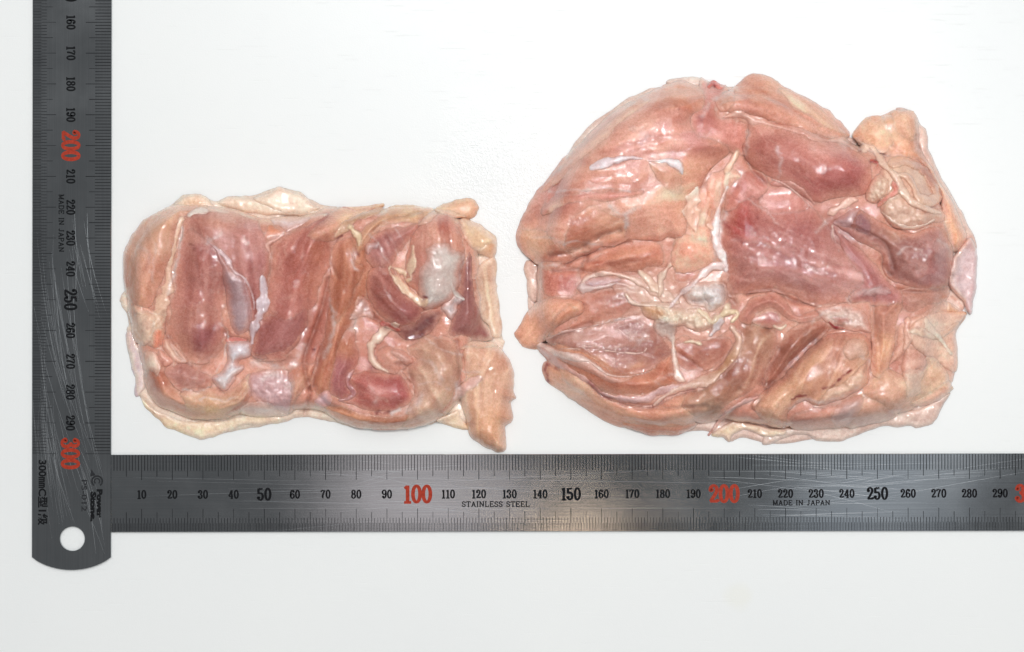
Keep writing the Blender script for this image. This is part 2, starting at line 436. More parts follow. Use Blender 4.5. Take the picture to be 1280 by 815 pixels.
def scratches(t, arcs, seed):
    """fine bright scuffs: narrow raised burrs following long shallow arcs (ruler millimetres)"""
    rng = np.random.default_rng(seed)
    V, F = [], []
    for (x0, y0, x1, y1, sag, wd, n, spread) in arcs:
        for q in range(n):
            a = np.array([x0, y0]) + rng.normal(0, spread, 2); b_ = np.array([x1, y1]) + rng.normal(0, spread, 2)
            lo = rng.uniform(0, 0.5); hi = min(1, lo + rng.uniform(0.25, 0.7))
            d = b_ - a; nn = np.array([-d[1], d[0]]) / (np.linalg.norm(d) + 1e-9)
            w = wd * rng.uniform(0.4, 1.2); pts = []
            for k in range(13):
                s = lo + (hi - lo) * k / 12
                c = a + d * s + nn * sag * 4 * s * (1 - s)
                ww = w * (1 - abs(2 * k / 12 - 1) ** 2) + 0.004
                pts.append((c + nn * ww, c - nn * ww))
            pts = [p for p in pts if all(0.3 < e[1] < W_R - 0.3 and 1 < e[0] < 333 and math.hypot(e[0] - 327.6, e[1] - 12.9) > 4.3 for e in p)]
            b = len(V)
            for p, r in pts:
                V.append((p[0] * MM, p[1] * MM, ZI - 1.6e-5 + q * 1e-8)); V.append((r[0] * MM, r[1] * MM, ZI - 1.6e-5 + q * 1e-8))
            for k in range(len(pts) - 1):
                F.append((b + 2 * k, b + 2 * k + 1, b + 2 * k + 3, b + 2 * k + 2))
    o = mesh_obj('scratches', V, F, M_SCRATCH, t); o['kind'] = 'stuff'

R1 = build_ruler('steel ruler lying along the bottom edge of both meat pieces, zero end at left')
def copy_tree(o, parent=None):
    c = o.copy(); C.objects.link(c); c.parent = parent
    for ch in list(o.children): copy_tree(ch, c)
    return c
R2 = copy_tree(R1)
R2['label'] = 'upright steel ruler at the left with a round hanging hole in its rounded end'
# zero of the lying ruler at pixel (139.8, 664.9), 300 at about (1288, 663.4)
R1.location = px(139.7, 664.9); R1.rotation_euler = (0, 0, math.radians(0.085)); R1.scale = (0.9975, 1, 1)
R2.location = px(42.5, 182.3 - 200 * 3.845); R2.rotation_euler = (0, 0, math.radians(-90.08))
sc = 3.845 / 3.835
R2.scale = (sc, 1.018 * sc, 1)
scratches(R2, [(225, 4, 300, 17, -3, 0.02, 16, 2.5), (235, 9, 312, 24, -3, 0.022, 13, 2.5), (255, 1.5, 334, 15, -2, 0.02, 18, 3.0), (275, 1, 330, 7, -1, 0.022, 10, 2.0), (295, 13, 334, 24, 1, 0.025, 14, 3.0), (215, 12, 262, 20, -1, 0.02, 14, 3)], 3)
scratches(R1, [(70, 15, 124, 17, 0.8, 0.02, 12, 3.5), (72, 9, 126, 10, 0.6, 0.02, 9, 2.5), (195, 18, 262, 15, 0.8, 0.02, 22, 4.0), (205, 8, 268, 10, 0.6, 0.02, 15, 4.0), (235, 12, 305, 20, 0.5, 0.015, 12, 4.0), (236, 14.5, 262, 19.5, 0, 0.025, 3, 0.5), (5, 12, 200, 13, 0.5, 0.012, 16, 6)], 8)
# ------------------------------------------------------------------ tissue: parts laid one over another on a relief
GS = 1.25                       # lattice step in photograph pixels
GAIN = 0.95
def smooth_closed(p, n=6):
    p = np.asarray(p, float); out = []
    m = len(p)
    for i in range(m):
        a, b, c, d = p[i - 1], p[i], p[(i + 1) % m], p[(i + 2) % m]
        for k in range(n):
            t = k / n
            out.append(0.5 * ((2 * b) + (c - a) * t + (2 * a - 5 * b + 4 * c - d) * t * t + (-a + 3 * b - 3 * c + d) * t ** 3))
    return np.array(out)
def smooth_open(p, n=6):
    p = np.asarray(p, float)
    if len(p) < 3: return np.array([p[0] + (p[-1] - p[0]) * t for t in np.linspace(0, 1, 8)])
    q = np.vstack([2 * p[0] - p[1], p, 2 * p[-1] - p[-2]]); out = []
    for i in range(1, len(q) - 2):
        a, b, c, d = q[i - 1], q[i], q[i + 1], q[i + 2]
        for k in range(n):
            t = k / n
            out.append(0.5 * ((2 * b) + (c - a) * t + (2 * a - 5 * b + 4 * c - d) * t * t + (-a + 3 * b - 3 * c + d) * t ** 3))
    out.append(p[-1])
    return np.array(out)
def seg_dist(X, Y, P, closed):
    """distance to a polyline and the parameter of the nearest place (0..1)"""
    D = np.full(X.shape, 1e18); T = np.zeros(X.shape)
    n = len(P); m = n if closed else n - 1
    for i in range(m):
        ax, ay = P[i]; bx, by = P[(i + 1) % n]
        dx, dy = bx - ax, by - ay; l2 = dx * dx + dy * dy + 1e-12
        t = np.clip(((X - ax) * dx + (Y - ay) * dy) / l2, 0, 1)
        d = (X - ax - t * dx) ** 2 + (Y - ay - t * dy) ** 2
        k = d < D
        D = np.where(k, d, D); T = np.where(k, (i + t) / m, T)
    return np.sqrt(D), T
def inside(X, Y, P):
    r = np.zeros(X.shape, bool); n = len(P)
    for i in range(n):
        ax, ay = P[i]; bx, by = P[(i + 1) % n]
        if ay == by: continue
        c = ((ay > Y) != (by > Y)) & (X < (bx - ax) * (Y - ay) / (by - ay) + ax)
        r ^= c
    return r
def box_blur(A, r, axis):
    r = max(1, int(round(r)))
    pad = [(0, 0), (0, 0)]; pad[axis] = (r + 1, r)
    cs = np.cumsum(np.pad(A, pad, mode='edge'), axis=axis)
    n = A.shape[axis]
    hi = np.take(cs, range(2 * r + 1, 2 * r + 1 + n), axis=axis); lo = np.take(cs, range(0, n), axis=axis)
    return (hi - lo) / (2 * r + 1)
def blur(A, r):
    for _ in range(3):
        A = box_blur(box_blur(A, r, 0), r, 1)
    return A

def view(x0, y0, k):
    return lambda s: np.array([(x0 + float(a.split(',')[0]) / k, y0 + float(a.split(',')[1]) / k) for a in s.split()])

class Piece:
    def __init__(self, label, x0, y0, x1, y1, seed):
        self.x0, self.y0 = x0, y0
        self.nx = int((x1 - x0) / GS); self.ny = int((y1 - y0) / GS)
        self.H = np.zeros((self.ny, self.nx)); self.Cm = np.full((self.ny, self.nx, 3), -1.0)
        self.c = px((x0 + x1) / 2, (y0 + y1) / 2)
        self.root = thing('chicken_thigh', label, 'raw chicken', self.c, group='raw boned chicken pieces on the board')
        self.parts = []; self.cols = []; self.lines = []; self.seed = seed
    def part(self, name, pts, col, h=2.0, w=14, h2=0.0, sink=0.5, br=6, drape=0.0, lift=0.0, prof=1.7, crisp=0.22, rough=1.1, soft=11.0, alpha=1.0, fib=None,
             lump=0.2, ls=18, mt=None, tone=0.07, label=None, parent=None, top=None):
        P = smooth_closed(pts)
        s = self.seed + 31 * len(self.parts)
        if rough:
            P = P + np.stack([fbm(P[:, 0], P[:, 1], 14, s + 5, 4), fbm(P[:, 0], P[:, 1], 14, s + 55, 4)], 1) * rough * 1.6
        self.parts.append(dict(name=name, P=P, col=col, h=h, w=w, h2=h2, sink=sink, br=br, drape=drape, lift=lift, prof=prof, fib=fib,
                               lump=lump, ls=ls, mt=mt or M_MUSCLE, tone=tone, seed=s, label=label, top=top, soft=soft, alpha=alpha, crisp=max(crisp, 0.75 if (mt is not None and mt is not M_MUSCLE) else 0)))
    def strand(self, name, pts, width, col, h=0.8, mt=None, rough=0.7, **kw):
        """a cord or ribbon along a line; width a number or one per point (pixels)"""
        L_ = smooth_open(pts)
        wd = np.interp(np.linspace(0, 1, len(L_)), np.linspace(0, 1, np.size(width)), np.atleast_1d(width)) if np.size(width) > 1 else np.full(len(L_), float(width))
        s = self.seed + 31 * len(self.parts)
        wd = wd * (1 + 0.35 * fbm(L_[:, 0], L_[:, 1], 8, s + 9, 2)) / 2
        T = np.gradient(L_, axis=0); T /= np.linalg.norm(T, axis=1, keepdims=True) + 1e-9
        Nn = np.stack([-T[:, 1], T[:, 0]], 1)
        cap0 = L_[:1] - T[:1] * wd[0]; cap1 = L_[-1:] + T[-1:] * wd[-1]
        P = np.vstack([cap0, L_ + Nn * wd[:, None], cap1, (L_ - Nn * wd[:, None])[::-1]])
        d = dict(name=name, P=P, col=col, h=0.65 * h, w=max(2.0, float(wd.max())), h2=0, sink=0.12, br=2.5, drape=0.6, lift=0, prof=2, fib=None,
                 lump=0.12, ls=7, mt=mt or M_SINEW, tone=0.05, seed=s, label=None, top=None, soft=2.6, alpha=1.0, crisp=1.0)
        d.update(kw); self.parts.append(d)
    def colours(self, vw, text):
        for ln in text.strip().splitlines():
            a = ln.split()
            for q in a[1:]:
                xy = vw(q)[0]
                self.cols.append((xy[0], xy[1], [int(a[0][i:i + 2], 16) for i in (0, 2, 4)]))
    def line(self, pts, w, col, alpha=0.8, z=0.0, broken=0.3):
        self.lines.append((smooth_open(pts), w, lin(col) * GAIN, alpha, z, broken))
    def build(self):
        own = [[] for _ in self.parts]
        for (x, y, c) in self.cols:
            for k in range(len(self.parts) - 1, -1, -1):
                if inside(np.array([x]), np.array([y]), self.parts[k]['P'])[0]:
                    own[k].append((x, y, c)); break
        for k, p in enumerate(self.parts): self._build(p, own[k])
    def _build(self, p, own):
        P = p['P']; m = 4
        i0 = max(0, int((P[:, 0].min() - self.x0) / GS) - m); i1 = min(self.nx, int((P[:, 0].max() - self.x0) / GS) + m + 1)
        j0 = max(0, int((P[:, 1].min() - self.y0) / GS) - m); j1 = min(self.ny, int((P[:, 1].max() - self.y0) / GS) + m + 1)
        X, Y = np.meshgrid(self.x0 + np.arange(i0, i1) * GS, self.y0 + np.arange(j0, j1) * GS)
        X = X.astype(float); Y = Y.astype(float)
        D, _ = seg_dist(X, Y, P, True)
        ins = inside(X, Y, P); sd = np.where(ins, D, -D)
        pd = int(p['br'] * 3 / GS) + 2
        a0, a1, b0, b1 = max(0, j0 - pd), min(self.ny, j1 + pd), max(0, i0 - pd), min(self.nx, i1 + pd)
        Hb = blur(self.H[a0:a1, b0:b1], p['br'] / GS)[j0 - a0:j0 - a0 + (j1 - j0), i0 - b0:i0 - b0 + (i1 - i0)]
        H = self.H[j0:j1, i0:i1]
        base = Hb * (1 - p['drape']) + H * p['drape']
        gy, gx = np.gradient(sd, GS)
        gl = np.sqrt(gx * gx + gy * gy) + 1e-6
        # cells kept, border vertices moved onto the outline
        cell = (sd[:-1, :-1] + sd[1:, :-1] + sd[:-1, 1:] + sd[1:, 1:]) > 0
        use = np.zeros(sd.shape, bool)
        for a, b in ((0, 0), (1, 0), (0, 1), (1, 1)):
            use[a:a + cell.shape[0], b:b + cell.shape[1]] |= cell
        full = np.zeros(sd.shape, int)
        for a, b in ((0, 0), (1, 0), (0, 1), (1, 1)):
            full[a:a + cell.shape[0], b:b + cell.shape[1]] += cell
        border = use & (full < 4)
        VX = np.where(border, X - np.clip(sd, -2.2, 1.2) * gx / gl, X); VY = np.where(border, Y - np.clip(sd, -2.2, 1.2) * gy / gl, Y)
        d = np.where(border, 0.0, np.maximum(sd, 0))
        t = np.clip(d / p['w'], 0, 1)
        f = np.clip(1 - (1 - t) ** p['prof'], 0, 1) ** (1 / p['prof'])
        # a lobe lying in the meat swells out of it softly; one lying on the board is rounded off
        lay = np.clip((Hb - 1.5) / 3.0, 0, 1) * (1 - p['crisp'])
        ts = np.clip(d / (p['w'] * 1.35), 0, 1)
        fs_ = ts * ts * (3 - 2 * ts)
        f = f * (1 - lay) + fs_ * lay
        hk = 1 - 0.25 * lay
        sk = p['sink'] * (1 - 0.85 * lay)
        dm = max(d.max(), 1e-3)
        s = p['seed']
        env = np.clip(d / 6, 0, 1)
        relief = (p['lump'] * fbm(VX, VY, p['ls'], s, 3) + 0.028 * fbm(VX, VY, 5.0, s + 2, 2)) * env
        fibr = 0
        if p['fib']:
            ang, amp, across = p['fib']
            wx = 6 * fbm(VX, VY, 40, s + 3, 2)
            fibr = streak(VX + wx, VY + wx, ang, across * 14, across, s + 8, 2)
            relief = relief + 0.6 * amp * fibr * env
        z = base - sk * (1 - f) + p['lift'] + p['h'] * hk * f + p['h2'] * (1 - (1 - d / dm) ** 2) + relief
        if p['top'] is not None:      # tilt: extra height (mm) at points, blended
            ww = 0; tt = 0
            for (qx, qy, qz) in p['top']:
                k = 1 / ((VX - qx) ** 2 + (VY - qy) ** 2 + 60) ; ww = ww + k; tt = tt + k * qz
            z = z + f * tt / ww
        for (L_, lw, lc, la, lz, lb) in self.lines:
            if lz and p['h'] * 1 > 0.9 and L_[:, 0].min() < X.max() and L_[:, 0].max() > X.min() and L_[:, 1].min() < Y.max() and L_[:, 1].max() > Y.min():
                ld, _ = seg_dist(X, Y, L_, False)
                z = z + lz * np.exp(-(ld / max(lw, 1.6)) ** 2) * env
        z = np.where(f > 0.2, np.maximum(z, H + 0.06), z)
        z = np.maximum(z, 0.05)
        newH = np.where(use & (sd > -0.6), np.maximum(H, z), H)
        # colour of the tissue
        wx = 7 * fbm(VX, VY, 22, s + 21, 3); wy = 7 * fbm(VX, VY, 22, s + 23, 3)
        gain = GAIN * np.array(TINT[p['mt'].name]); base_c = lin(p['col']) * gain
        W = np.full(X.shape, 1 / 26.0 ** 3 * (1.0 if own else 1)); Cc = base_c[None, None, :] * W[..., None]
        for (cx, cy, c) in own:
            k = 1 / ((VX + wx - cx) ** 2 + (VY + wy - cy) ** 2 + 25) ** 1.5
            W = W + k; Cc = Cc + k[..., None] * (lin(c) * gain)[None, None, :]
        col = Cc / W[..., None]
        tv = 1.5 * p['tone'] * (0.6 * fbm(VX, VY, 34, s + 43, 2) + 0.7 * fbm(VX, VY, 12, s + 41, 4) + (1.2 * fibr if p['fib'] else 0.5 * fbm(VX, VY, 5, s + 47, 2)))
        col = col * (1 + tv)[..., None] * np.stack([1 + 0 * tv, 1 + 0.8 * tv, 1 + 0.9 * tv], -1)
        for (L_, lw, lc, la, lz, lb) in self.lines:
            if L_[:, 0].min() - 9 > X.max() or L_[:, 0].max() + 9 < X.min() or L_[:, 1].min() - 9 > Y.max() or L_[:, 1].max() + 9 < Y.min(): continue
            ld, lt = seg_dist(VX + 1.5 * fbm(VX, VY, 8, 77, 2), VY + 1.5 * fbm(VX, VY, 8, 78, 2), L_, False)
            a = la * np.exp(-(ld / lw) ** 2) * np.clip(1 + lb * 2.2 * fbm(VX, VY, 7, 91, 3) - 0.4 * lb, 0, 1.2)
            a = np.clip(a, 0, 1)[..., None]
            col = col * (1 - a) + a * lc
        lum = (col * np.array([0.3, 0.6, 0.1])).sum(-1, keepdims=True); 
        if p['mt'] is M_MUSCLE: col = 0.36 * np.clip(lum / 0.36, 0.02, 4) ** 1.08 * (col / lum)
        # fine pale fibres of connective tissue
        if p['mt'] is M_MUSCLE:
            ang = p['fib'][0] if p['fib'] else 40 + s % 100
            fs = streak(VX + wx, VY + wy, ang, 26, 2.6, s + 61, 2)
            fa = np.clip((fs - 0.45) / 0.5, 0, 1) * np.clip(0.5 + fbm(VX, VY, 26, s + 63, 2), 0, 1) * 0.2
            fa = fa[..., None]; col = col * (1 - fa) + fa * (lin((226, 190, 172)) * GAIN)
        # thin borders let the tissue below show through
        under = self.Cm[j0:j1, i0:i1]
        ea = np.clip((d + 1.2 * fbm(VX, VY, 6, s + 71, 2)) / p['soft'], 0, 1)
        ea = (ea * ea * (3 - 2 * ea) * 0.8 + 0.2)[..., None] * p['alpha']
        col = np.where(under >= 0, under * (1 - ea) + col * ea, col)
        col = np.clip(col, 0.004, 0.93)
        # mesh
        idx = -np.ones(sd.shape, int); idx[use] = np.arange(use.sum())
        q = np.stack([idx[:-1, :-1], idx[1:, :-1], idx[1:, 1:], idx[:-1, 1:]], -1)[cell]
        zz = z[use] * 0.001
        k = 1 - zz / CAM_H
        vx = (VX[use] - 640) * S * k - self.c[0]; vy = (407.5 - VY[use]) * S * k - self.c[1]
        V = np.stack([vx, vy, zz], 1); CL = col[use]
        # rim: edges used by one face go down into what lies beneath
        e = np.concatenate([q[:, [0, 1]], q[:, [1, 2]], q[:, [2, 3]], q[:, [3, 0]]])
        key = set(map(tuple, e.tolist()))
        rim = np.array([x for x in key if (x[1], x[0]) not in key])
        rv = np.unique(rim); n0 = len(V)
        down = {int(v): n0 + i for i, v in enumerate(rv)}
        low = V[rv].copy(); low[:, 2] = np.maximum(0.00002, low[:, 2] - (0.0006 + 0.001 * (p['sink'] + p['lift'])))
        V = np.vstack([V, low]); CL = np.vstack([CL, CL[rv]])
        side = np.array([(a, down[int(a)], down[int(b)], b) for a, b in rim])
        faces = np.vstack([q, side])
        nf = len(faces)
        me = bpy.data.meshes.new(p['name'])
        me.vertices.add(len(V)); me.vertices.foreach_set('co', V.ravel())
        loops = faces.ravel()
        me.loops.add(len(loops)); me.loops.foreach_set('vertex_index', loops)
        starts = np.arange(nf) * 4
        me.polygons.add(nf); me.polygons.foreach_set('loop_start', starts)
        me.polygons.foreach_set('use_smooth', np.ones(nf, bool))
        me.update(calc_edges=True)
        at = me.color_attributes.new('tissue', 'FLOAT_COLOR', 'POINT')
        at.data.foreach_set('color', np.hstack([CL, np.ones((len(CL), 1))]).astype(np.float32).ravel())
        me.materials.append(p['mt']); me.validate()
        o = bpy.data.objects.new(p['name'], me); C.objects.link(o); o.parent = self.root
        if p['label']: o['label'] = p['label']
        self.H[j0:j1, i0:i1] = newH
        self.Cm[j0:j1, i0:i1] = np.where((use & (sd > -0.6))[..., None], col, under)
# ------------------------------------------------------------------ the smaller piece of meat (left)
W1 = view(140, 220, 2.329)
A_ = view(140, 220, 4.527); B_ = view(140, 380, 4.527); C_ = view(390, 230, 4.526); D_ = view(390, 390, 4.526)
g = Piece('smaller rectangular piece of raw boned chicken with pale skin edges, beside the upright ruler', 140, 222, 656, 572, 100)
CREAM = (240, 220, 196)
g.part('skin', W1('180,80 215,53 265,60 300,75 345,58 400,57 445,42 490,32 540,46 590,73 650,90 720,100 900,90 1000,120 1060,140 1118,190 1112,240 1115,300 1124,400 1136,470 1140,500 1100,600 1060,690 1020,722 960,715 900,730 780,738 700,730 620,712 560,698 500,716 430,730 350,745 300,760 265,768 230,757 190,722 130,692 95,657 78,630 72,590 60,550 45,500 41,460 50,425 32,380 25,355 40,330 60,300 80,200 120,120'),
       CREAM, h=1.1, w=6, lump=0.6, ls=26, rough=1.2, mt=M_SKIN, tone=0.05)
# skin folds that show along the top and at the foot
g.part('skin_fold', W1('300,80 345,62 420,66 500,92 560,98 640,92 650,110 540,118 440,116 380,104'), (240, 220, 192), h=1.20, w=6, lump=0.30, ls=12, mt=M_SKIN, tone=0.05)
g.part('skin_fold', A_('800,130 860,95 930,65 1000,80 1080,110 1140,160 1180,185 1100,215 980,215 900,190'), (242, 222, 196), h=1.44, w=6, lump=0.25, ls=12, mt=M_SKIN, tone=0.05)
g.part('skin_fold', A_('350,165 390,120 450,100 520,115 570,150 580,180 450,190'), (232, 196, 160), h=1.20, w=4, lump=0.25, ls=10, mt=M_SKIN)
g.part('skin_fold', B_('160,510 200,560 300,620 400,660 560,660 700,640 830,610 960,630 990,650 900,680 760,690 680,720 570,755 480,760 400,735 300,690 230,630 180,570'), (238, 218, 182), h=0.7, w=5, lump=0.25, ls=9, mt=M_SKIN, tone=0.08)
g.part('skin_fold', B_('75,180 110,140 150,230 180,270 190,400 190,490 140,520 130,440 100,290'), (222, 204, 202), h=1.08, w=5, lump=0.20, ls=14, mt=M_SKIN, tone=0.04)
# bed of meat that everything else lies on
g.part('muscle', W1('60,200 120,115 220,88 340,95 470,125 590,105 690,100 760,95 900,95 1010,120 1060,200 1080,320 1075,430 1045,500 1040,600 980,690 880,728 780,738 690,722 620,690 560,680 480,690 400,690 300,706 200,690 120,650 95,590 70,480 45,380 40,270'),
       (196, 140, 122), h=8.0, w=20, lump=0.6, ls=30, prof=2)
g.part('muscle', A_('65,480 75,400 120,320 180,250 270,200 340,165 440,160 540,165 540,200 440,230 390,260 365,330 350,450 300,560 250,690 225,740 170,770 110,740 80,660'),
       (202, 152, 132), h=4.2, w=17, h2=0.6, fib=(100, 0.12, 9), crisp=0.4, tone=0.04)
g.part('membrane', W1('400,575 470,560 520,570 545,610 525,680 500,695 440,665 400,640 390,610'), (204, 166, 166), h=1.6, w=12, lump=0.7, ls=12, mt=M_SINEW)
g.part('membrane', B_('720,590 790,545 900,560 960,610 1000,630 940,640 830,640 740,625'), (236, 216, 200), h=1.0, w=9, lump=0.4, ls=12, mt=M_SKIN)
g.part('muscle', B_('1000,380 1060,340 1130,330 1160,300 1150,400 1100,480 1050,560 1010,625 995,600 1000,500'), (194, 132, 112), h=2.4, w=9, fib=(115, 0.15, 6))
g.part('muscle', W1('215,100 280,86 345,93 400,110 440,133 457,180 468,240 455,300 445,360 436,430 420,475 390,450 380,400 330,350 240,330 200,300 190,230 205,160'),
       (174, 118, 108), h=4.0, w=24, h2=1.2, fib=(80, 0.22, 7), lump=0.35)
g.part('muscle', W1('195,205 235,150 290,180 330,260 336,330 330,400 337,460 318,508 282,542 232,546 186,512 158,455 153,405 163,350 183,275'),
       (172, 110, 100), h=2.6, w=30, h2=0.8, fib=(95, 0.16, 8), lump=0.35, soft=26, crisp=0.0)
g.part('muscle', W1('468,195 520,158 580,112 640,90 700,100 690,140 650,200 637,260 618,330 588,400 556,470 518,522 470,542 420,532 402,495 428,440 447,370 462,290'),
       (174, 112, 102), h=3.2, w=28, h2=0.8, fib=(115, 0.22, 7), lump=0.3, soft=18, crisp=0.1)
g.part('muscle', W1('93,572 130,552 160,560 200,620 260,650 340,640 400,612 404,650 372,690 310,708 240,706 170,685 118,655'), (194, 138, 118), h=3.4, w=14, fib=(15, 0.12, 8))
g.part('muscle', B_('285,390 340,340 430,330 560,400 570,440 540,480 430,495 385,490 330,450'), (176, 126, 116), h=1.8, w=14, lump=0.4)
g.part('muscle', B_('385,500 470,485 560,470 640,490 720,440 785,400 785,500 740,570 690,625 610,650 500,655 420,640 395,570'), (200, 158, 134), h=2.6, w=16, lump=0.5, fib=(10, 0.15, 9))
g.part('muscle', B_('820,100 900,60 1000,60 1080,20 1120,80 1090,170 1010,270 930,300 850,320 790,300 800,220 790,150'), (150, 92, 86), h=1.0, w=20, fib=(120, 0.18, 7))
g.part('membrane', W1('300,205 330,240 350,268 380,292 398,330 410,385 412,420 396,455 366,467 345,442 334,390 328,330 316,270'), (174, 142, 142), h=1.8, w=12, lump=0.35, ls=20, mt=M_SINEW)
g.strand('sinew', A_('850,570 860,650 850,740 830,800 800,870 790,950'), [8, 13, 17, 14, 9, 5], (206, 188, 192), h=0.9)
g.strand('sinew', A_('540,370 600,420 650,470 690,540 750,580 790,660 805,740 790,790'), [3, 5, 8, 6, 4, 3, 3, 2], (206, 176, 176), h=0.6)
# cream fat between the two muscles and down the left side
g.strand('fat_strip', A_('395,240 375,300 360,370 345,450 320,530 320,620 290,700 265,790 260,860'), [9, 5, 6, 5, 9, 14, 16, 16, 14], (226, 192, 164), h=0.9, mt=M_FAT)
g.part('fat_lump', B_('105,20 160,10 250,40 300,80 290,190 240,250 190,245 130,200 108,130'), (228, 196, 168), h=2.2, w=11, lump=0.8, ls=10, mt=M_FAT)
g.part('fat_lump', B_('120,60 190,40 250,80 245,140 205,240 150,225 112,150'), (232, 204, 178), h=1.6, w=9, lump=0.4, ls=9, mt=M_FAT)
g.part('muscle', B_('230,140 285,135 295,190 280,245 240,255 215,215'), (208, 118, 92), h=1.0, w=7)
g.part('fat_lump', B_('285,200 320,185 350,225 430,310 420,335 370,335 320,300 285,250'), (230, 200, 176), h=1.9, w=9, lump=0.3, mt=M_FAT)
g.part('fat_lump', B_('260,250 300,280 345,330 310,360 285,350 255,300'), (222, 168, 150), h=1.5, w=7, lump=0.3, mt=M_FAT)
g.part('fat_lump', B_('180,265 240,265 270,320 282,370 255,420 230,390 180,375 170,310'), (228, 206, 184), h=1.6, w=8, lump=0.4, mt=M_FAT)
# white end of gristle where the bone was cut away
g.part('cartilage', B_('640,225 690,210 775,205 790,260 780,300 715,330 745,345 742,375 705,395 700,425 640,492 585,465 555,410 610,385 640,330'), (214, 202, 204), h=2.6, w=9, lump=0.6, ls=9, mt=M_SINEW, rough=1.2)
g.part('cartilage', B_('655,225 700,212 770,212 785,262 770,298 700,320 660,300'), (226, 220, 224), h=1.6, w=8, lump=0.3, mt=M_SINEW)
g.part('cartilage', B_('590,400 660,370 735,345 740,375 690,420 640,485 600,465'), (218, 206, 204), h=1.4, w=8, lump=0.4, mt=M_SINEW)
g.strand('blood_vessel', B_('650,205 700,200 760,205'), [5, 9, 5], (206, 122, 112), h=0.7, mt=M_MUSCLE)
# membrane and hollow at the top
g.part('membrane', A_('895,235 960,228 1120,225 1100,265 1000,325 960,300 905,270'), (236, 218, 210), h=1.4, w=8, lump=0.3, mt=M_SKIN)
g.part('muscle', A_('865,280 900,262 960,295 975,330 900,360 865,345'), (206, 134, 102), h=0.9, w=9)
g.strand('sinew', A_('975,330 920,365 880,390 895,440 890,490'), [4, 5, 9, 5, 3], (216, 170, 156), h=0.9)
g.strand('gristle', A_('430,225 460,205 500,195 540,200'), [7, 9, 12, 7], (222, 208, 196), h=1.2)
# ---- right half of this piece
g.part('muscle', W1('600,130 660,92 700,90 790,80 780,95 700,135 650,185 600,195 560,170'), (206, 164, 134), h=2.0, w=12, fib=(-25, 0.15, 7))
g.part('muscle', W1('660,210 700,170 740,190 760,270 750,340 720,400 690,470 655,600 600,650 580,600 610,480 625,390 640,300'), (180, 118, 94), h=2.8, w=16, h2=0.6, fib=(105, 0.2, 7))
g.part('muscle', D_('100,350 150,150 230,90 262,200 250,320 215,370 235,470 160,515 90,445'), (176, 116, 112), h=2.8, w=15, fib=(100, 0.15, 7))
g.part('muscle', D_('60,535 150,515 250,550 400,580 520,560 610,510 760,560 700,610 600,652 400,672 250,652 120,605'), (190, 128, 98), h=3.0, w=12, fib=(8, 0.15, 7))
g.part('muscle', D_('215,365 300,330 400,350 500,345 550,415 570,480 525,545 420,572 300,562 200,522 160,510 232,470 218,410'), (172, 106, 98), h=2.8, w=18, h2=0.8, fib=(20, 0.1, 8))
g.part('muscle', C_('870,370 920,390 930,500 945,640 985,780 1030,870 1000,900 850,880 760,850 800,700 830,600 840,480'), (146, 98, 94), h=2.6, w=16, fib=(95, 0.15, 8))
g.part('muscle', D_('520,205 640,135 740,125 820,180 862,250 872,330 842,420 812,510 760,580 640,640 500,655 525,560 580,480 560,400 505,330 590,275'), (194, 154, 134), h=3.6, w=22, h2=0.8, lump=0.5, fib=(60, 0.15, 9))
g.part('muscle', C_('230,340 280,262 340,192 420,142 500,115 600,120 690,142 660,190 600,232 520,227 420,245 350,295 295,375 258,415'), (198, 158, 128), h=3.4, w=12, fib=(-30, 0.15, 6))
g.part('muscle', C_('690,142 740,107 800,90 870,78 925,97 945,145 890,200 800,175 720,155'), (212, 174, 146), h=2.6, w=10, fib=(-15, 0.12, 6))
g.part('muscle', C_('130,345 200,300 245,335 262,430 305,480 255,600 212,720 130,810 100,700 100,450'), (186, 126, 102), h=2.2, w=12, fib=(95, 0.2, 6))
g.part('muscle', C_('300,390 350,292 450,237 560,225 640,182 600,270 540,340 480,430 440,480 400,520 340,470'), (174, 122, 112), h=3.2, w=13, fib=(60, 0.25, 5))
g.part('muscle', C_('310,560 330,485 440,470 510,560 565,640 625,690 628,760 565,812 480,805 380,740 320,660'), (166, 110, 98), h=4.2, w=22, h2=0.6, fib=(45, 0.22, 6), crisp=0.5)
g.part('muscle', C_('540,360 600,250 680,172 780,160 820,215 862,330 882,370 850,470 825,600 800,660 740,690 640,710 590,620 520,540'), (186, 128, 114), h=4.2, w=24, h2=1.0, fib=(85, 0.3, 5), crisp=0.6)
g.part('membrane', C_('640,352 700,340 770,345 862,400 835,500 826,600 805,660 742,692 640,712 600,620 588,540 640,450'), (206, 192, 184), h=0.8, w=14, drape=0.7, sink=0.1, lump=0.35, ls=14, mt=M_SINEW, rough=2.4)
g.part('gristle', C_('728,690 770,650 815,625 862,650 822,690 828,710 800,762 772,770 755,735'), (216, 212, 212), h=1.5, w=7, lump=0.4, ls=7, mt=M_SINEW, rough=1.5)
g.strand('gristle', C_('790,560 815,620 860,655'), [4, 8, 4], (206, 196, 188), h=0.8)
g.strand('fat_strip', C_('570,350 570,420 555,500 545,545 520,500 470,490 440,475 480,540 530,600 580,640 630,680 650,650'), [7, 10, 10, 8, 8, 9, 7, 9, 11, 11, 10, 6], (226, 200, 170), h=1.6, mt=M_FAT, rough=1.2)
g.part('fat_lump', C_('600,235 640,185 660,165 710,168 690,200 660,235'), (232, 210, 186), h=1.3, w=6, lump=0.4, ls=6, mt=M_FAT)
g.part('fat_lump', C_('690,152 760,142 820,165 872,178 862,195 800,192 740,175'), (232, 206, 178), h=1.3, w=6, lump=0.3, ls=7, mt=M_FAT)
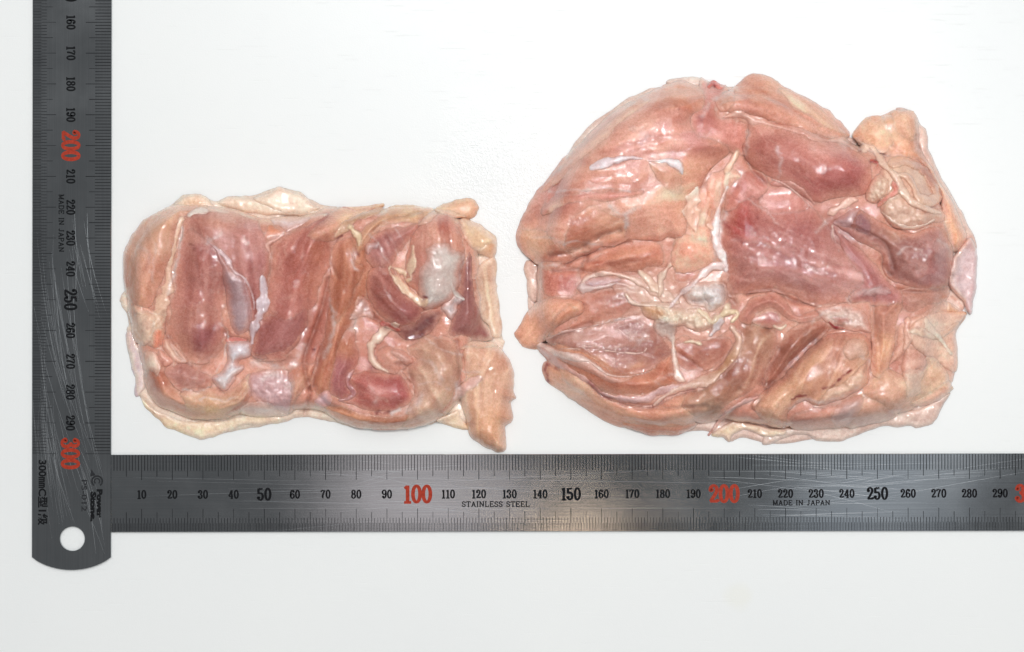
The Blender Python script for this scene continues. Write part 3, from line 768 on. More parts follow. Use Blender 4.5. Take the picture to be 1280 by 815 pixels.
g.part('fat_lump', C_('828,205 880,195 960,240 1040,305 1046,380 1012,415 955,400 925,385 880,350 840,270'), (228, 198, 160), h=3.2, w=11, lump=0.9, ls=12, mt=M_FAT)
g.part('fat_lump', C_('940,370 1000,330 1044,340 1042,385 1010,418 960,402'), (220, 172, 132), h=1.2, w=8, lump=0.4, mt=M_FAT)
g.part('skin_fold', C_('920,520 955,450 1030,418 1045,500 1050,620 1062,700 1078,860 1060,872 1020,868 1000,800 960,760 940,680 945,640'), (230, 204, 172), h=1.56, w=6, lump=0.35, ls=9, mt=M_SKIN, fib=(85, 0.35, 5))
g.part('skin_fold', D_('700,610 780,575 830,560 860,610 890,660 800,650'), (232, 206, 170), h=0.72, w=4, mt=M_SKIN)
g.strand('fat_strip', C_('390,140 330,170 260,190 210,225 165,265 130,300'), [7, 9, 10, 11, 11, 5], (226, 196, 164), h=1.3, mt=M_FAT, rough=1.2)
g.strand('fat_strip', C_('215,240 235,270 262,300 265,350'), [10, 12, 8, 3], (222, 196, 160), h=1.1, mt=M_FAT, rough=1.2)
g.part('fat_lump', C_('300,370 315,335 350,335 385,325 385,365 345,372 325,398'), (206, 188, 190), h=1.0, w=6, mt=M_SINEW)
# dark hollow and the ring of fat beside it
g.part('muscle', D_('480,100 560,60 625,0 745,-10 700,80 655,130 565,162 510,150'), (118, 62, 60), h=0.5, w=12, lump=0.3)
g.strand('fat_strip', D_('480,75 420,95 380,140 340,180 335,240 350,285 385,315 430,340'), [8, 13, 13, 12, 9, 10, 9, 5], (224, 200, 178), h=1.9, mt=M_FAT, rough=1.1)
g.part('muscle', D_('375,215 430,190 480,215 560,250 566,282 522,318 465,348 405,328 370,272'), (190, 138, 122), h=2.6, w=12, lump=0.5)
g.part('gristle', D_('500,215 545,240 570,260 562,290 520,300 490,270 440,235 450,210'), (204, 164, 152), h=1.4, w=7, mt=M_SINEW)
g.strand('blood_vessel', D_('395,65 430,75 470,95 500,105'), [7, 8, 7, 5], (190, 96, 84), h=0.9, mt=M_MUSCLE)
g.strand('gristle', D_('235,330 205,370 205,410 230,440 232,470 190,495 150,500'), [5, 8, 8, 7, 8, 6, 3], (206, 168, 164), h=1.0)
g.part('membrane', D_('10,490 90,442 112,515 60,540 20,525'), (222, 186, 192), h=1.2, w=7, mt=M_SINEW)
g.part('gristle', C_('250,640 290,650 330,700 350,760 280,760 200,770 230,700'), (204, 170, 160), h=0.9, w=9, lump=0.5, ls=6, mt=M_SINEW, rough=1.6)
# loose flap at the lower right
g.part('muscle', D_('848,205 920,165 1050,185 1110,260 1142,330 1140,400 1142,460 1157,490 1132,520 1136,610 1090,652 1096,720 1100,772 1060,792 1000,772 905,712 868,600 838,500 830,420 868,350'),
       (206, 164, 142), h=6.5, w=20, h2=0.8, fib=(100, 0.25, 7), lump=0.3, crisp=0.8)
g.strand('sinew', D_('810,495 850,445 900,405 955,370'), [10, 14, 12, 7], (222, 184, 172), h=0.7)
g.part('muscle', D_('840,210 920,165 1010,170 1050,190 980,205 900,215'), (206, 162, 138), h=1.0, w=8)
g.colours(W1, '''
C69A80 110,130 150,150
CC9C86 60,250 70,300
CA967E 85,350 120,320
C68E78 130,270
C89F88 165,180 180,110
B88474 230,170 300,120 350,120
AA6E64 200,360 260,330
AC7466 190,430 230,400
8C4C4C 275,490 300,470
A8705E 200,500
B8837A 400,160 380,210
AC726C 420,260 425,330
B07A70 330,170
9C605A 270,200
AA8C8E 370,340 375,400 365,440
AD6A5E 560,200 530,280
BC8270 610,140 640,120
A0645E 470,420 480,490
AC6C62 500,380
B0705C 600,230 590,320
AC6E60 620,400 590,470
BC8A74 545,620
B2745E 130,600 120,580
C8967E 180,660
C69C78 300,690
A87468 240,590
C49E84 330,660 250,670
C39C7C 720,120 800,110 880,100
D0A486 640,105 690,110
B5785F 670,300
B87C60 640,400 660,500
A8706A 780,190
A2665C 800,330 780,370
985A56 860,410
C08A78 960,160 1000,180
B97868 980,130
CCB8B0 930,260 960,330
C8BEB8 965,360
D6CCC4 960,270
8A5A58 1050,290
9A6660 1050,400 1010,440
B0685E 770,640
A45C58 840,630 830,600
C09A84 940,530 960,620
B47A60 800,710
CFA68C 1080,560 1060,620
CC9C7C 1090,720
B87868 720,560
A86C6C 650,560
A46A6A 690,620''')
WHT = (226, 208, 202)
for pts, w, a, z in (
    (W1('205,150 195,220 178,290 165,340'), 2.2, 0.5, 0.0), (A_('620,330 560,360 540,380'), 2.5, 0.4, 0),
    (B_('655,160 650,230 630,310 590,385'), 1.0, 0.7, 0.1), (B_('400,490 480,490 560,470 600,455'), 1.3, 0.6, 0.1),
    (B_('500,540 560,530 640,550 700,520'), 1.3, 0.5, 0.1), (B_('800,330 880,340 960,360 1040,320 1090,240'), 5, 0.45, 0.1),
    (B_('860,420 920,400 960,430'), 4, 0.5, 0), (B_('990,470 1030,450 1010,500'), 4, 0.35, 0),
    (C_('320,280 370,330 400,400 440,440'), 1.5, 0.35, 0.1), (C_('420,280 460,330 480,400'), 1.2, 0.35, 0),
    (C_('470,250 510,320 530,380'), 1.2, 0.35, 0), (C_('215,380 240,460 265,490'), 1.8, 0.5, 0.15),
    (C_('870,390 845,470 835,540'), 1.5, 0.5, 0.1), (C_('105,650 120,730 130,800'), 2.5, 0.4, 0.1),
    (D_('130,0 125,100 100,170 60,260'), 3, 0.45, 0.1), (D_('240,20 250,80 230,100'), 5, 0.4, 0), (D_('620,270 680,290 700,340 730,380'), 3.0, 0.35, 0),
    (D_('540,550 590,520 620,480'), 5, 0.55, 0.1), (D_('450,575 480,560 500,550'), 2.5, 0.7, 0), (D_('330,440 370,470 360,510'), 4, 0.3, 0),
    (D_('820,400 830,480 815,520'), 3, 0.5, 0), (D_('860,330 900,340 960,345'), 1.5, 0.4, 0.1), (D_('600,420 700,400 780,440'), 2.0, 0.25, 0),
    (D_('640,150 700,190 760,230 850,240'), 1.5, 0.3, 0), (A_('150,400 200,440 210,540'), 3, 0.2, 0), (A_('250,380 235,480 225,600'), 2.0, 0.3, -0.1)):
    g.line(pts, w, WHT, a, z)
for pts, w, a in ((D_('365,570 400,570 440,565'), 2.2, 0.75), (C_('120,340 150,310 172,295'), 1.4, 0.9), (C_('255,400 262,390 262,410'), 1.2, 0.7), (C_('630,640 650,645'), 2.2, 0.8), (C_('262,262 268,270'), 1.4, 0.6), (D_('10,208 20,212'), 1.3, 0.9), (A_('440,385 470,400 460,420'), 1.6, 0.5), (D_('535,150 590,140 630,125'), 3, 0.7), (D_('330,315 350,330'), 3, 0.5)):
    g.line(pts, w, (122, 34, 36), a, 0)
# deep crease where the two thighs of the piece meet, darkened in colour too
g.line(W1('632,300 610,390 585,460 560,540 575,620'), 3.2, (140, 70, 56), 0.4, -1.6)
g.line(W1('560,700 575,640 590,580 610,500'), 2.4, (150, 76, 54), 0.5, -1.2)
CREASE_SHADE = (108, 44, 42)  # shade of the creases, painted into the colour along the grooves
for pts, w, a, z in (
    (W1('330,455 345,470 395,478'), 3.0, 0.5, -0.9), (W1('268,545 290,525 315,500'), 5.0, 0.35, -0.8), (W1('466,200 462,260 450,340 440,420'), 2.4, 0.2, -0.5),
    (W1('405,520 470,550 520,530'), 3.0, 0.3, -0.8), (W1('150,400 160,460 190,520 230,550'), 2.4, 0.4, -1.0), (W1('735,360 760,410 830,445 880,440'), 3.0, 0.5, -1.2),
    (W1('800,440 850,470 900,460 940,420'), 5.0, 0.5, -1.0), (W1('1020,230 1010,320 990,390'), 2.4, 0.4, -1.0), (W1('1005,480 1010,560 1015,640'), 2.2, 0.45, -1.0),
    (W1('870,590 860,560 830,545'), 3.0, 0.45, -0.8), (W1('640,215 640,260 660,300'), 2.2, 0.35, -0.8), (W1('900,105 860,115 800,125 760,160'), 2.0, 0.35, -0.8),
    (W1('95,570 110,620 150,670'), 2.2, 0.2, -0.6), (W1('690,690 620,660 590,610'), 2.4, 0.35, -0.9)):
    g.line(pts, 1.3 * w, CREASE_SHADE, 0.6 * a, z, 0.2)
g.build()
# ------------------------------------------------------------------ the larger piece of meat (right)
W2 = view(630, 80, 1.664)
E_ = view(630, 80, 4.073); F_ = view(630, 240, 4.073); G_ = view(630, 370, 4.073)
H_ = view(880, 80, 3.544); I_ = view(880, 230, 3.556); J_ = view(880, 350, 3.556)
g = Piece('larger rounded piece of raw boned chicken with tangled white sinew, on the right', 632, 82, 1232, 562, 900)
CREAM = (238, 216, 186)
g.part('skin', W2('60,420 75,380 100,260 160,150 260,72 340,42 400,34 430,42 465,46 560,50 690,125 735,152 790,110 850,110 872,150 886,190 905,230 928,265 950,310 962,350 950,400 960,500 940,530 942,600 934,640 920,690 888,744 830,748 750,758 650,778 560,790 500,776 465,785 430,765 300,760 150,690 100,650 90,600 60,560 48,480'),
       (232, 208, 190), h=1.1, w=6, lump=0.6, ls=24, mt=M_SKIN, tone=0.05)
g.part('skin_fold', J_('960,570 1090,500 1062,560 1012,640 900,655 780,655 640,705 520,718 430,692 280,733 255,700 300,660 500,640 700,610 860,580'), (228, 206, 188), h=1.20, w=5, lump=0.44, ls=10, mt=M_SKIN)
g.part('skin_fold', J_('35,685 110,630 160,628 280,650 370,660 360,690 280,700 250,690 170,670 130,690 110,722 80,700'), (232, 208, 170), h=1.32, w=4, lump=0.44, ls=8, mt=M_SKIN)
g.part('skin_fold', F_('110,360 180,365 175,450 215,540 150,565 118,500'), (224, 196, 176), h=0.96, w=5, lump=0.28, ls=10, mt=M_SKIN)
g.part('skin_fold', H_('850,200 900,198 945,240 985,300 1000,390 1060,510 1120,620 1180,720 1210,815 1150,815 1080,690 1000,480 940,360 920,280'), (238, 206, 186), h=1.44, w=5, lump=0.28, mt=M_SKIN)
g.part('skin_fold', E_('820,95 870,75 960,70 1020,75 1060,100 1000,120 900,115'), (238, 218, 200), h=1.20, w=4, lump=0.22, mt=M_SKIN)
# the bed of meat
g.part('muscle', W2('70,400 80,360 110,250 170,150 260,80 340,50 420,50 500,60 580,80 690,150 780,180 850,200 900,280 930,350 925,440 900,560 860,700 760,745 650,755 560,755 440,740 300,755 200,715 120,660 95,590 70,520'),
       (196, 140, 122), h=10.5, w=26, lump=0.6, ls=34, prof=2)
# upper left muscle
g.part('muscle', E_('108,740 170,650 260,530 400,382 560,242 720,152 830,100 900,85 1000,108 1064,150 1050,230 1030,300 1100,330 1165,385 1150,450 1045,545 1000,640 950,720 940,860 910,900 840,880 790,905 640,900 520,930 400,980 280,1010 190,1012 110,975 66,910 70,840'),
       (205, 150, 130), h=7.0, w=34, h2=1.4, lump=0.35, ls=26, crisp=0.6, fib=(-12, 0.3, 9))
g.part('muscle', E_('180,660 280,520 420,382 570,245 700,170 760,175 700,240 600,310 520,400 420,480 320,570 240,640'), (212, 158, 132), h=1.3, w=12, fib=(-40, 0.3, 5), soft=10)
g.part('muscle', E_('190,720 300,660 420,640 560,640 700,640 690,680 560,700 480,700 380,710 280,740 200,770'), (196, 130, 118), h=1.0, w=10, fib=(-8, 0.4, 5), soft=9)
g.part('muscle', F_('320,150 380,95 480,60 560,90 640,150 640,230 560,270 480,280 400,310 300,300 290,220'), (205, 146, 122), h=1.8, w=20, fib=(-20, 0.25, 6), soft=12)
g.part('muscle', F_('66,260 80,190 140,180 230,210 300,280 380,330 280,372 190,372 108,330'), (220, 170, 144), h=1.6, w=14, soft=10)
g.part('membrane', E_('430,520 480,492 580,466 660,470 715,488 640,492 560,515 500,535 440,545'), (232, 214, 216), h=0.8, w=5, drape=0.8, sink=0.1, soft=2.5, mt=M_SINEW)
g.part('membrane', E_('725,490 820,480 890,488 918,520 912,575 880,540 830,512 760,500'), (240, 226, 226), h=0.9, w=5, drape=0.8, sink=0.1, soft=2.5, mt=M_SINEW)
g.part('membrane', E_('740,505 820,515 880,545 905,580 900,660 840,650 780,590'), (206, 162, 142), h=0.7, w=9, drape=0.8, sink=0.1, mt=M_MUSCLE, soft=8)
# the hollow below it and the folds left of the joint
g.part('muscle', F_('180,372 280,382 375,372 390,460 385,515 330,545 205,542 172,450'), (186, 116, 100), h=1.0, w=16, lump=0.5, soft=16)
g.part('muscle', F_('378,372 450,322 560,282 680,254 785,258 815,300 805,370 740,402 640,412 520,412 430,432 382,455'), (196, 132, 110), h=3.6, w=16, fib=(-12, 0.2, 7), lump=0.4)
g.part('muscle', F_('330,545 430,505 620,470 740,520 770,610 640,640 520,665 400,690 290,710 380,620'), (180, 118, 100), h=2.0, w=14, fib=(-8, 0.15, 7), lump=0.4)
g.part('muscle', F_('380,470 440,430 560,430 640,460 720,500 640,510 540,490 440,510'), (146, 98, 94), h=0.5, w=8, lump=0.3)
g.part('muscle', F_('50,735 62,700 130,600 200,545 320,538 400,560 395,620 280,690 210,760 170,805 90,782'), (212, 156, 128), h=3.6, w=16, lump=0.3, crisp=0.8, fib=(-45, 0.2, 8))
g.part('muscle', F_('215,700 260,620 320,560 345,565 390,600 340,640 260,690 200,760'), (206, 140, 112), h=1.8, w=10, lump=0.4)
# hollow oval and its rim
g.part('muscle', G_('205,340 290,345 420,425 500,500 620,550 750,560 860,510 965,485 992,530 985,640 900,692 800,702 680,688 550,652 420,582 310,505 215,432'), (204, 150, 124), h=3.4, w=16, fib=(22, 0.25, 8), lump=0.3, crisp=0.5)
g.part('muscle', G_('600,650 720,640 860,655 960,640 985,655 900,700 790,712 690,695'), (188, 124, 102), h=1.6, w=10)
g.part('muscle', G_('180,250 300,225 420,230 560,330 700,380 800,320 860,300 872,400 885,450 780,500 650,520 520,500 430,450 320,380 240,330 190,295'), (188, 124, 100), h=4.0, w=15, lump=0.4, fib=(15, 0.2, 7))
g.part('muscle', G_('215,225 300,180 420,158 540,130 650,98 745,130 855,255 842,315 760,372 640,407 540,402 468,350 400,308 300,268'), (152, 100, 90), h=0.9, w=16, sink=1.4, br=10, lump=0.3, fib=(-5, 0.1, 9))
g.part('membrane', G_('215,225 300,180 420,158 520,140 600,150 640,200 690,250 600,280 480,270 380,265 300,262'), (178, 128, 116), h=0.3, w=14, drape=0.8, sink=0.1, mt=M_MUSCLE, soft=9)
g.part('muscle', G_('870,250 940,230 1060,198 1145,208 1155,280 1105,345 1020,385 940,388 885,355'), (184, 124, 104), h=1.6, w=14, fib=(-20, 0.1, 8))
# orange connective tissue in the middle and the white cords in it
g.part('muscle', F_('945,30 1010,-30 1060,-100 1180,-120 1225,-70 1140,0 1105,130 1062,260 1085,340 1005,392 880,410 845,320 870,240 930,200'), (232, 178, 154), h=2.0, w=14, lump=0.6, fib=(95, 0.3, 6))
g.part('muscle', F_('880,240 980,220 1060,260 1085,340 1000,395 900,420 850,370'), (230, 174, 150), h=2.0, w=14, lump=0.5)
g.strand('tendon', F_('985,-20 965,30 955,90 965,150 975,200'), [7, 16, 18, 15, 7], (248, 234, 220), h=1.2)
g.strand('tendon', F_('1140,-30 1110,40 1088,110 1075,200 1085,270 1115,330 1130,400'), [4, 6, 7, 10, 15, 14, 9], (242, 224, 220), h=1.0)
g.strand('tendon', F_('1050,90 1040,150 1060,190'), [5, 9, 7], (232, 190, 162), h=0.8)
g.strand('tendon', E_('1180,340 1180,400 1190,440 1160,500 1130,550'), [5, 8, 6, 9, 9], (232, 196, 166), h=1.0, mt=M_FAT)
# top centre muscles
g.part('muscle', H_('58,170 130,100 190,56 245,44 300,64 370,108 450,150 540,200 610,268 645,312 600,342 500,322 400,282 300,257 200,232 110,217'), (204, 148, 128), h=6.0, w=26, h2=0.8, fib=(30, 0.2, 9), lump=0.3, crisp=0.5)
g.part('muscle', H_('330,110 420,140 520,200 600,270 630,310 560,300 470,240 380,190'), (216, 172, 146), h=1.0, w=12, fib=(38, 0.25, 5), soft=9)
g.part('muscle', H_('-20,60 30,80 100,100 90,150 60,180 70,230 180,260 190,330 180,400 100,380 30,340 -40,310 -60,240 -20,180'), (204, 140, 126), h=2.6, w=16, lump=0.5)
g.part('muscle', H_('190,310 208,252 300,262 400,288 500,328 600,345 680,370 742,430 748,500 722,570 640,592 560,602 480,612 400,562 300,512 220,462 183,410 178,360'), (182, 116, 106), h=6.0, w=26, h2=1.0, fib=(28, 0.2, 9), lump=0.3, crisp=0.4, soft=20)
g.part('membrane', H_('72,240 100,215 150,203 232,228 332,262 450,288 540,328 625,322 640,340 690,385 670,392 600,352 500,345 400,305 300,275 200,265 180,245 130,240'), (224, 192, 178), h=0.9, w=6, drape=0.5, mt=M_SINEW)
g.part('gristle', H_('50,160 95,120 135,120 140,160 120,205 80,218 52,195'), (226, 206, 200), h=1.4, w=8, lump=0.6, ls=8, mt=M_SINEW)
g.strand('blood_vessel', H_('20,100 40,85 75,105 95,95'), [6, 9, 7, 4], (206, 110, 98), h=1.0, mt=M_MUSCLE)
# big dark muscle in the middle
g.part('muscle', I_('85,130 130,60 180,20 260,40 280,100 420,120 480,105 560,195 620,275 720,335 800,405 855,455 760,505 640,525 520,545 440,525 400,500 300,480 200,490 115,505 98,400 75,300 65,200'), (180, 122, 114), h=4.6, w=24, h2=1.0, fib=(20, 0.2, 7), lump=0.5, crisp=0.1, soft=24)
g.part('muscle', H_('185,465 270,488 285,550 250,590 200,612 100,652 105,570 150,500'), (196, 134, 118), h=1.6, w=14, fib=(40, 0.2, 6), soft=9)
g.strand('sinew', H_('300,530 380,535 440,570 490,620'), [9, 9, 7, 4], (206, 158, 144), h=0.9)
g.strand('sinew', H_('300,510 350,530 420,580 480,640'), [2, 3, 3, 2], (226, 192, 180), h=0.6)
# right side: upper flap, coil of fat, dark muscle
g.part('muscle', H_('665,302 720,237 790,225 850,200 900,200 940,227 952,290 962,370 1012,450 1062,540 1122,640 1172,762 1150,815 1100,830 1060,700 1040,560 960,450 860,430 800,400 740,372 690,350'), (212, 158, 130), h=5.0, w=16, fib=(55, 0.25, 8), lump=0.3, crisp=0.6)
g.part('muscle', H_('665,302 720,240 790,232 830,280 840,350 800,395 740,372 690,350'), (222, 184, 160), h=1.8, w=14)
g.part('muscle', H_('830,215 900,200 940,230 945,300 930,350 880,330 840,290'), (216, 162, 128), h=1.4, w=11, fib=(75, 0.3, 6))
g.part('fat_lump', H_('800,420 880,415 970,440 1030,510 1055,570 1040,630 1050,690 960,725 880,735 815,705 770,630 760,560'), (230, 196, 168), h=2.2, w=12, lump=0.6, mt=M_FAT)
g.part('muscle', I_('690,110 760,150 860,195 940,212 1040,185 1092,250 1108,330 1092,450 1010,472 920,462 840,432 790,382 790,320 700,270 640,230 590,175'), (172, 120, 112), h=4.6, w=24, h2=0.6, lump=0.45, ls=14, crisp=0.5, fib=(30, 0.15, 7))
g.part('muscle', I_('880,470 1040,468 1092,455 1075,520 980,560 900,572 862,525'), (188, 138, 126), h=1.6, w=12, lump=0.5)
g.part('muscle', I_('690,120 740,150 760,200 730,240 690,220 660,170'), (150, 106, 108), h=0.9, w=12, soft=8)
g.part('membrane', I_('570,175 620,140 655,108 700,112 680,150 655,185 610,190'), (206, 186, 190), h=1.2, w=7, mt=M_SINEW, rough=1.2)
g.strand('sinew', I_('560,130 610,100 650,75 680,70'), [8, 10, 9, 6], (224, 186, 170), h=0.9)
g.strand('sinew', I_('570,185 575,230 590,270 600,300'), [3, 3, 2, 2], (226, 200, 186), h=0.6)
g.part('fat_lump', H_('790,640 850,588 920,602 975,638 1050,640 1062,692 960,722 880,732 820,702'), (226, 196, 172), h=1.4, w=9, lump=0.5, ls=9, mt=M_FAT)
g.strand('fat_strip', H_('830,440 890,430 960,460 1010,520 1030,580 1000,610 950,590 930,545 900,500 860,490'), [12, 13, 14, 14, 14, 14, 13, 10, 9, 6], (234, 200, 172), h=2.4, mt=M_FAT)
g.strand('fat_strip', H_('700,375 740,372 775,410 800,450 850,500 880,560 920,610 980,640 1050,660'), [9, 12, 10, 9, 10, 11, 10, 9, 5], (236, 206, 182), h=2.0, mt=M_FAT)
g.part('fat_lump', H_('735,530 780,488 822,520 805,580 760,622 715,592'), (228, 204, 178), h=2.2, w=8, lump=0.8, ls=7, mt=M_FAT)
g.strand('sinew', H_('840,530 850,560 800,600 770,630'), [9, 9, 7, 4], (206, 134, 120), h=0.9, mt=M_MUSCLE)
g.strand('blood_vessel', H_('740,425 770,440 765,455'), [5, 6, 3], (206, 96, 76), h=0.6, mt=M_MUSCLE)
g.strand('sinew', H_('780,650 840,700 900,725 960,720 1020,690'), [3, 5, 6, 5, 4], (226, 198, 182), h=0.7)
# skin folded over at the right
g.part('skin_fold', J_('820,380 850,280 865,200 900,180 1000,130 1080,98 1160,150 1120,240 1120,400 1090,460 1000,340 900,330'), (236, 194, 168), h=1.08, w=7, lump=0.39, ls=12, mt=M_SKIN)
g.part('skin_fold', J_('1080,100 1110,120 1165,148 1120,150 1085,142'), (222, 158, 84), h=0.60, w=4, mt=M_SKIN)
g.part('skin_fold', I_('1093,402 1120,320 1182,238 1212,300 1214,400 1202,510 1182,578 1145,522 1093,462'), (228, 204, 198), h=2.04, w=5, lump=0.28, ls=16, mt=M_SKIN, lift=1.0)
g.part('skin_fold', J_('900,232 980,160 1080,142 1172,150 1122,220 1128,380 1100,413 1020,372 940,312'), (240, 208, 182), h=1.56, w=7, lump=0.50, ls=11, mt=M_SKIN, lift=0.4)
g.strand('skin_fold', J_('915,230 960,230 1020,250 1080,230 1130,190'), [8, 11, 9, 10, 6], (242, 218, 190), h=0.8, mt=M_SKIN)
g.strand('skin_fold', J_('985,170 1000,210 1040,250 1100,330'), [7, 9, 8, 5], (242, 218, 192), h=0.8, mt=M_SKIN)
g.strand('skin_fold', J_('905,180 900,230 905,270 890,310'), [9, 11, 10, 7], (236, 190, 166), h=1.3, mt=M_SKIN)
g.part('skin_fold', J_('870,390 900,300 960,320 1000,370 960,400 900,430'), (234, 190, 166), h=0.72, w=6, lump=0.28, mt=M_SKIN)
g.part('muscle', J_('720,455 800,388 880,420 960,400 1000,330 1080,395 1100,460 1092,500 960,560 860,592 760,572 702,520'), (206, 168, 142), h=3.0, w=15, lump=0.7)
g.part('muscle', J_('900,545 960,530 1060,450 1100,460 1092,500 1040,540 960,562'), (206, 164, 142), h=1.4, w=8)
g.part('membrane', J_('880,410 920,390 975,400 970,480 955,510 900,525 895,470'), (222, 198, 180), h=0.9, w=7, lump=0.4, mt=M_SINEW)
# lower middle
g.part('muscle', J_('470,560 600,520 720,520 860,590 800,630 700,650 640,660'), (176, 134, 122), h=2.0, w=12)
g.part('muscle', J_('160,185 250,170 330,225 315,330 275,420 220,495 125,560 60,622 -20,640 -120,560 -60,480 20,420 100,330 150,250'), (188, 138, 118), h=3.4, w=18, lump=0.6, fib=(-52, 0.25, 8), crisp=0.2)
g.part('muscle', J_('265,455 308,330 368,230 475,170 562,200 525,260 425,350 352,432 290,485'), (176, 116, 98), h=3.6, w=16, fib=(-55, 0.2, 7), lump=0.4)
g.part('muscle', J_('370,640 388,590 480,560 600,540 692,508 712,540 700,582 640,642 560,662 450,667'), (200, 144, 126), h=3.0, w=13, fib=(-15, 0.2, 7))
g.part('membrane', J_('560,610 600,550 690,510 715,540 700,585 645,640 580,650'), (194, 158, 150), h=0.7, w=9, drape=0.6, mt=M_SINEW)
g.part('muscle', J_('208,560 250,508 350,428 430,348 500,278 560,238 640,228 722,248 748,320 738,400 728,452 680,502 600,532 500,562 440,542 380,582 370,642 300,652 240,602'), (206, 158, 132), h=4.6, w=22, h2=0.8, fib=(-62, 0.25, 5), lump=0.25, crisp=0.7)
g.part('membrane', J_('615,310 650,265 720,275 735,330 690,345 640,350'), (218, 180, 158), h=0.6, w=8, drape=0.8, sink=0.1, mt=M_FAT)
g.part('fat_lump', J_('500,560 540,500 620,450 700,390 728,370 722,450 680,500 600,532'), (230, 196, 170), h=1.2, w=8, drape=0.6, lump=0.6, ls=7, mt=M_FAT, rough=1.6)
g.part('muscle', J_('738,120 862,68 882,110 858,200 842,300 812,400 780,442 740,402 752,300 738,200'), (186, 132, 112), h=3.6, w=15, fib=(95, 0.35, 6), lump=0.5)
g.part('muscle', I_('570,182 640,248 740,328 800,408 850,458 882,482 872,540 760,542 640,512 690,430 640,330'), (176, 118, 114), h=2.6, w=16, fib=(45, 0.2, 8), lump=0.3)
g.part('membrane', I_('700,500 760,460 810,455 830,490 780,500'), (216, 190, 186), h=0.8, w=7, mt=M_SINEW)
g.part('muscle', J_('148,182 180,110 250,60 322,60 382,110 422,150 500,130 560,140 500,180 400,190 330,150 290,130 240,150 210,200'), (178, 122, 108), h=3.6, w=13, lump=0.5)
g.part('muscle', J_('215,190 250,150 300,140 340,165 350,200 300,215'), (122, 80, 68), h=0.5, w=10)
g.part('membrane', J_('490,130 560,112 640,108 722,150 745,235 690,232 610,215 555,195 505,165'), (214, 184, 172), h=1.4, w=8, lump=0.6, ls=7, mt=M_SINEW, rough=1.6)
g.part('muscle', J_('545,165 620,150 665,175 640,205 580,195'), (170, 100, 92), h=0.7, w=9)
g.strand('blood_vessel', J_('555,185 580,208 625,215'), [4, 5, 3], (150, 30, 44), h=0.5, mt=M_MUSCLE)
g.strand('gristle', J_('310,205 340,215 365,200'), [6, 8, 5], (214, 190, 168), h=0.9)
# white joint capsule with its torn strands
g.part('membrane', F_('600,440 700,400 800,380 850,380 880,440 960,440 1060,400 1130,400 1160,470 1190,560 1180,640 1120,720 1020,760 920,740 840,760 760,700 680,660 600,640 640,580 560,500'), (214, 184, 168), h=0.3, w=20, drape=0.9, sink=0.05, lump=0.3, ls=10, mt=M_SINEW, soft=22, alpha=0.75, rough=2.0)
g.part('membrane', G_('180,240 260,262 340,285 440,320 500,372 560,405 660,408 620,440 540,440 440,400 340,350 250,315 190,290'), (208, 172, 162), h=0.3, w=9, drape=0.9, sink=0.05, mt=M_SINEW, soft=10, alpha=0.8)
g.part('membrane', G_('480,480 600,505 720,500 820,470 920,430 1040,400 1120,330 1170,250 1200,190 1215,260 1180,350 1100,430 1000,480 880,510 780,560 640,560 540,530'), (206, 168, 156), h=0.3, w=10, drape=0.9, sink=0.05, mt=M_SINEW, soft=12, alpha=0.7)
g.strand('fascia', G_('180,255 240,285 320,305 420,325 480,365 540,402 640,408 740,385'), [9, 12, 11, 7, 5, 5, 4, 2], (222, 196, 186), h=0.9)
g.strand('fascia', G_('190,270 260,330 340,380 420,430 490,490'), [8, 9, 7, 6, 6], (206, 160, 150), h=0.7)
g.strand('fascia', G_('480,490 540,510 620,525 720,525 780,490 850,470 930,460 1000,440'), [4, 6, 9, 10, 9, 11, 10, 8], (216, 178, 174), h=1.0)
g.strand('fascia', G_('760,560 820,510 900,470 1000,440 1080,400 1130,350 1180,280 1195,215 1160,160'), [4, 7, 10, 13, 12, 11, 10, 10, 8], (222, 190, 174), h=1.2)
g.strand('fascia', G_('862,180 862,260 872,340 890,410 915,430'), [5, 5, 7, 12, 8], (222, 194, 180), h=0.9)
g.strand('fascia', G_('290,268 380,270 500,275 600,288 700,290 730,260'), [2, 2.4, 2.4, 3, 3, 2], (216, 180, 166), h=0.5)
g.strand('fascia', G_('215,220 300,185 420,160 520,135 540,120'), [3, 4, 3, 3, 2], (206, 170, 160), h=0.6)
g.part('cartilage', F_('905,530 960,470 1060,448 1122,468 1140,530 1105,590 1045,622 1000,590 940,585'), (228, 218, 212), h=2.6, w=11, lump=0.9, ls=9, mt=M_SINEW, rough=1.6)
g.part('cartilage', F_('1010,520 1060,470 1115,480 1130,530 1090,585 1045,610 1030,560'), (222, 214, 212), h=1.2, w=8, lump=0.6, ls=8, mt=M_SINEW)
g.part('gristle', F_('750,560 830,560 920,590 1000,600 1060,640 1110,620 1100,680 1060,700 980,710 900,680 850,690 790,680 760,650'), (234, 216, 194), h=2.2, w=10, lump=1.2, ls=8, mt=M_SINEW, rough=2.2)
g.part('gristle', F_('690,560 760,560 830,600 840,640 780,650 710,630'), (214, 168, 128), h=1.0, w=9, lump=0.6, mt=M_FAT)
g.strand('fascia', F_('390,490 400,460 440,428 540,415 650,440 740,490 820,530 880,560'), [8, 7, 7, 6, 8, 11, 13, 9], (216, 184, 168), h=1.1)
g.strand('fascia', F_('395,490 450,490 520,480 580,460'), [12, 9, 6, 3], (194, 166, 160), h=0.8)
g.strand('fascia', F_('690,405 740,450 760,480 800,510'), [6, 10, 14, 12], (222, 194, 174), h=1.3)
g.strand('fascia', F_('845,368 815,410 795,450 800,490 790,530'), [9, 10, 9, 9, 8], (226, 202, 184), h=1.7)
g.strand('fascia', F_('620,518 650,560 700,575 780,572 850,580'), [5, 7, 6, 7, 8], (222, 198, 182), h=1.1)
